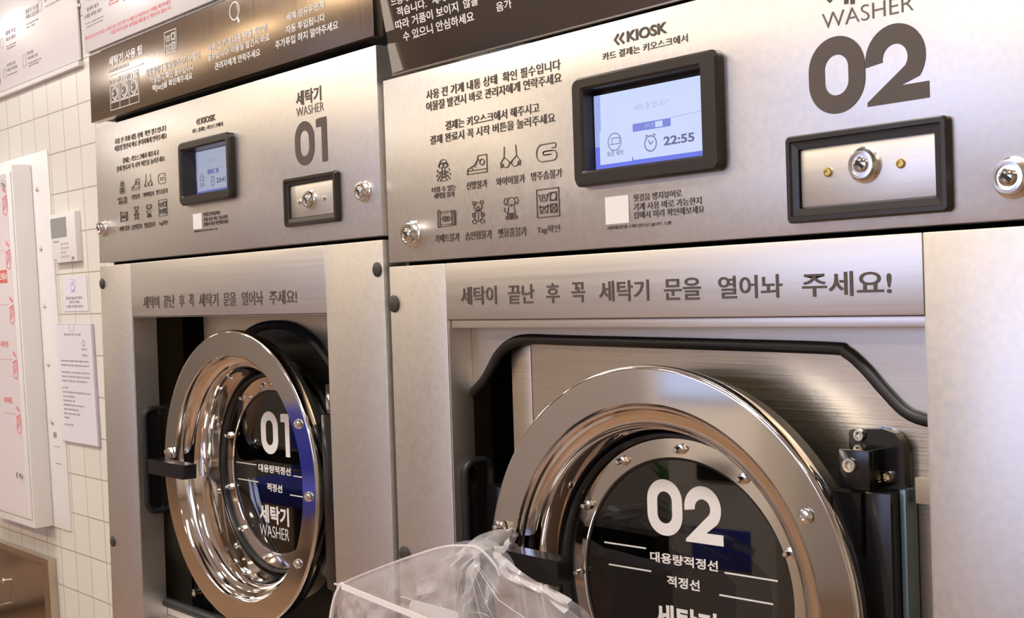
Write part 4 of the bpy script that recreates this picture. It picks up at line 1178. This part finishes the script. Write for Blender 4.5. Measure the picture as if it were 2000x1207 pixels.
# ------------------------------------------------------------------ plastic bag on the handle of door 02
def plastic_bag():
    t = thing('plastic_bag', 'clear crumpled plastic bag with white binding hanging from the black handle of door 02', 'bag', W3(.93, -.34, .09))
    rnd = random.Random(11)
    from mathutils import noise
    # outline of the bag in the plane w = .10 (top edge), pulled up to the handle
    top = [(0.7448, -0.35), (0.7585, -0.3237), (0.7791, -0.3192), (0.8166, -0.3054), (0.86, -0.2899), (0.8972, -0.277), (0.9325, -0.2661), (0.9592, -0.2618), (0.9752, -0.2622), (0.9924, -0.2730), (1.0025, -0.2860), (1.032, -0.2920), (1.0560, -0.2960), (1.0700, -0.3010), (1.0850, -0.3120)]
    sp = smooth_path([(x, y, 0) for x, y in top], 11)
    def sheet(depth, seed, shift, shrink):
        b = BM()
        rows = 90
        grid = []
        for i, p in enumerate(sp):
            col = []
            for j in range(rows):
                tt = j / (rows - 1)
                x = p.x + (p.x - .93) * .12 * tt
                y = p.y - tt * (.30 + (p.y + .30)) + shrink * (1 - tt)
                q = Vector((x * 22 + seed, y * 18, seed * 3.1))
                rg = (1 - abs(noise.noise(q))) ** 3 * .011 + (1 - abs(noise.noise(q * 2.7 + Vector((3, 1, 2))))) ** 3 * .005 + (1 - abs(noise.noise(q * 6.1)))** 2 * .002
                fan = .6 * abs(math.sin(math.atan2(y + .255, x - .962) * 7 + 1.5 * noise.noise(q * .8))) ** 4 * .010 * math.exp(-(((x - .99) / .075) ** 2))
                w = depth + (rg + fan - .009) * min(1, .1 + tt * 7) + .006 * math.sin((x - .74) * 14)
                col.append(b.verts.new(W3(x + shift, y, w)))
            grid.append(col)
        for A, Bc in zip(grid, grid[1:]):
            for j in range(rows - 1):
                b.faces.new((A[j], A[j + 1], Bc[j + 1], Bc[j]))
        return b
    for k in range(30):
        b = BM()
        if k < 11:
            a = math.radians(-158 + 13.0 * k + rnd.uniform(-4, 4)); x, y = .964 + .020 * math.cos(a), -.266 + .014 * math.sin(a); L = rnd.uniform(.02, .07)
        else:
            a = math.radians(rnd.choice((20, -35, -60, 75)) + rnd.uniform(-12, 12)); x = .790 + .0145 * (k - 11) + rnd.uniform(-.006, .006); y = -.316 - abs(x - .955) * .20 + rnd.uniform(-.012, .022); L = rnd.uniform(.008, .022)
        bend = rnd.uniform(-.25, .25)
        pts = [W3(x, y, .117), W3(x + L * .5 * math.cos(a), y + L * .5 * math.sin(a), .119), W3(x + L * math.cos(a + bend), y + L * math.sin(a + bend), .117)]
        tube(b, pts, rnd.uniform(.00018, .00042) * S, 5)
        obj('crease', b, BAGFILM2, t, True)
    obj('bag_front', sheet(.104, 1.3, .004, 0), BAGFILM, t, True)
    obj('bag_back', sheet(.080, 4.7, -.016, -.002), BAGFILM, t, True)
    # rolled bright rim along the mouth
    b = BM(); tube(b, [W3(p.x, p.y, .1105 + .006 * math.sin((p.x - .74) * 14)) for p in sp[17:106]], .0012 * S, 8); obj('rim_fold', b, BAGFILM2, t, True)
    # binding tape
    b = BM()
    P = [(0.8106, -0.3103), (0.8514, -0.3132), (0.8958, -0.3163), (0.9376, -0.3192), (0.9768, -0.3219)]
    prism(b, Frame((0, 0, .132)), P + [(x, y - .0050) for x, y in P[::-1]], 0, .0009)
    tube(b, smooth_path([W3(x, y, .13) for x, y in [(0.8074, -0.3116), (0.7967, -0.3245), (0.789, -0.3416), (0.7856, -0.3558)]], 6), .0022 * S, 8)
    obj('binding_tape', b, BINDING, t, True)
    # strap looped over the handle
    b = BM()
    def strap(path, wd):
        pts = smooth_path(path, 8)
        rows = []
        for i, p in enumerate(pts):
            q = pts[min(i + 1, len(pts) - 1)] - pts[max(i - 1, 0)]
            side = q.normalized().cross(Vector((0.3, -1, 0.1))).normalized()
            k = len(rows)
            rows.append([b.verts.new(p + side * wd * S * s + Vector((0, -.003 * math.sin(s * 9 + i * .4), 0))) for s in (-.5, -.25, 0, .25, .5)])
        for A, Bc in zip(rows, rows[1:]):
            for j in range(4):
                b.faces.new((A[j], A[j + 1], Bc[j + 1], Bc[j]))
    strap([W3(.9246, -.2864, .1), W3(.9425, -.2722, .095), W3(.9441, -.2659, .08), W3(.947, -.2639, .066), W3(.9496, -.2668, .05)], .014)
    strap([W3(.9496, -.2668, .05), W3(.9725, -.2637, .082), W3(.9759, -.2702, .092), W3(.9993, -.2777, .1), W3(1.0391, -.2847, .104), W3(1.0706, -.2927, .105)], .010)
    strap([W3(.9587, -.2713, .1), W3(.965, -.2793, .108), W3(.9626, -.2952, .112), W3(.9578, -.3118, .114), W3(.955, -.34, .114)], .008)
    obj('strap', b, BAGFILM2, t, True)
    # milky pocket near the bottom edge
    b = BM()
    pr = rrect(.897, .965, -.40, -.3115, .008)
    prism(b, Frame((0, 0, .1225)), pr, 0, .0008); obj('inner_pocket', b, BAGFILM2, t)
plastic_bag()

# ------------------------------------------------------------------ rest of the shop (seen only in reflections)
def dryer():
    t = thing('laundry_dryer', 'stainless dryer lettered 25Kg standing left of the tiled wall cabinet', 'dryer', W3(-2.9, FLOOR_V, .55))
    F = Frame((-2.75, FLOOR_V, .55), (0, 0, -1), (0, 1, 0), (1, 0, 0))
    b = BM(); box(b, F, -.30, .30, .03, 1.35, -.42, 0, .006); obj('body', b, STEEL2, t, True)
    b = BM(); lathe(b, F.moved(0, .80), [(.22, 0), (.22, .02), (.20, .03), (.16, .03), (.15, .015)], 64); d = obj('door', b, BLACK, t, True)
    b = BM(); lathe(b, F.moved(0, .80), [(.15, .014), (.001, .014)], 48, False, True); obj('door_glass', b, BLACK, d)
    b = BM(); text(b, F, '25Kg', -.13, .16, .13, .10, .05, .0005, .0015); obj('lettering', b, INK, t)
    b = BM(); box(b, F, -.28, .28, 0, .03, -.40, -.02); obj('plinth', b, BLACK, t)
dryer()

def bench():  # unseen, added to reflect blue in the door flange of washer 01
    t = thing('bench', 'small blue upholstered bench, unseen, added opposite the washers for its blue reflection', 'bench', W3(-2.65, FLOOR_V, 2.2))
    y = FLOOR_V
    b = BM(); box(b, FRONT, -2.98, -2.32, y + .26, y + .34, 1.95, 2.28, .015); obj('seat', b, BLUE, t, True)
    b = BM(); box(b, FRONT, -2.98, -2.32, y + .35, y + .64, 2.23, 2.29, .015); obj('backrest', b, BLUE, t, True)
    for x in (-2.96, -2.38):
        for w in (1.98, 2.22):
            b = BM(); box(b, FRONT, x, x + .04, y, y + .26, w, w + .04, .003); obj('leg', b, BLACK, t, True)
bench()

def table():
    t = thing('folding_table', 'pale wooden folding table in front of the grey wall under the wide window', 'table', W3(1.2, FLOOR_V, 2.2))
    b = BM(); box(b, FRONT, .6, 1.8, FLOOR_V + .56, FLOOR_V + .59, 1.95, 2.45, .004); obj('tabletop', b, TABLEWOOD, t, True)
    for x in (.64, 1.72):
        for w in (1.98, 2.38):
            b = BM(); box(b, FRONT, x, x + .04, FLOOR_V, FLOOR_V + .56, w, w + .04, .003); obj('leg', b, BLACK, t, True)
table()

def plant():  # unseen, added to reflect green in the door glass
    t = thing('added_plant', 'leafy green plant in a pale pot, unseen, added by the front wall for green reflections', 'plant', W3(-.75, FLOOR_V, 2.9))
    b = BM(); lathe(b, Frame((-.75, FLOOR_V, 2.9), (1, 0, 0), (0, 0, -1), (0, 1, 0)), [(.10, 0), (.14, .28), (.125, .28), (.12, .25), (.001, .25)], 40, True, True); obj('pot', b, TERRA, t, True)
    b = BM(); rnd = random.Random(5)
    for k in range(46):
        a = rnd.uniform(0, 6.28); el = rnd.uniform(.4, 1.5); L = rnd.uniform(.3, .7)
        base = Vector((-.75 + .03 * math.cos(a), FLOOR_V + .25, 2.9 + .03 * math.sin(a)))
        pts = []
        for i in range(6):
            s = i / 5
            x = base.x + math.cos(a) * math.cos(el) * L * s * .55; y = base.y + math.sin(el) * L * s - .18 * s * s * L; w = base.z + math.sin(a) * math.cos(el) * L * s * .4
            pts.append((x, y, w))
        prev = None
        for i, (x, y, w) in enumerate(pts):
            s = i / 5; wd = .035 * math.sin(math.pi * min(.98, s + .08))
            l = b.verts.new(W3(x - math.sin(a) * wd, y, w + math.cos(a) * wd)); r = b.verts.new(W3(x + math.sin(a) * wd, y + .004, w - math.cos(a) * wd))
            if prev:
                b.faces.new((prev[0], prev[1], r, l))
            prev = (l, r)
    obj('foliage', b, GREEN, t, True)
plant()

def kiosk():  # unseen, added to give door glass 02 a bluish-white streak
    t = thing('added_kiosk', 'white kiosk with a pale blue screen, unseen, added for reflections in the door of washer 02', 'kiosk', W3(-.35, FLOOR_V, 2.45))
    x, y, w = -.35, FLOOR_V, 2.35
    b = BM(); box(b, FRONT, x - .18, x + .18, y + .04, y + 1.12, w, w + .24, .012); obj('body', b, WHITEBOX, t, True)
    b = BM(); box(b, FRONT, x - .16, x + .16, y, y + .04, w + .02, w + .22); obj('base', b, BLACK, t)
    Q = Frame((x, y + .78, w), (-1, 0, 0), (0, 1, 0), (0, 0, -1))
    b = BM(); box(b, Q, -.14, .14, -.02, .28, 0, .006, .002); scr = obj('screen_bezel', b, BLACK, t, True)
    b = BM(); box(b, Q, -.13, .13, -.01, .27, .0061, .0068); obj('display', b, SCR_BG, scr)
    b = BM(); box(b, Q, -.07, .07, -.26, -.20, 0, .012, .002); obj('card_slot', b, BLACK, t, True)
    b = BM(); box(b, Q, -.10, .10, -.52, -.40, 0, .004, .002); obj('receipt_flap', b, BLUE, t, True)
kiosk()

D.scenes.remove(TMP)
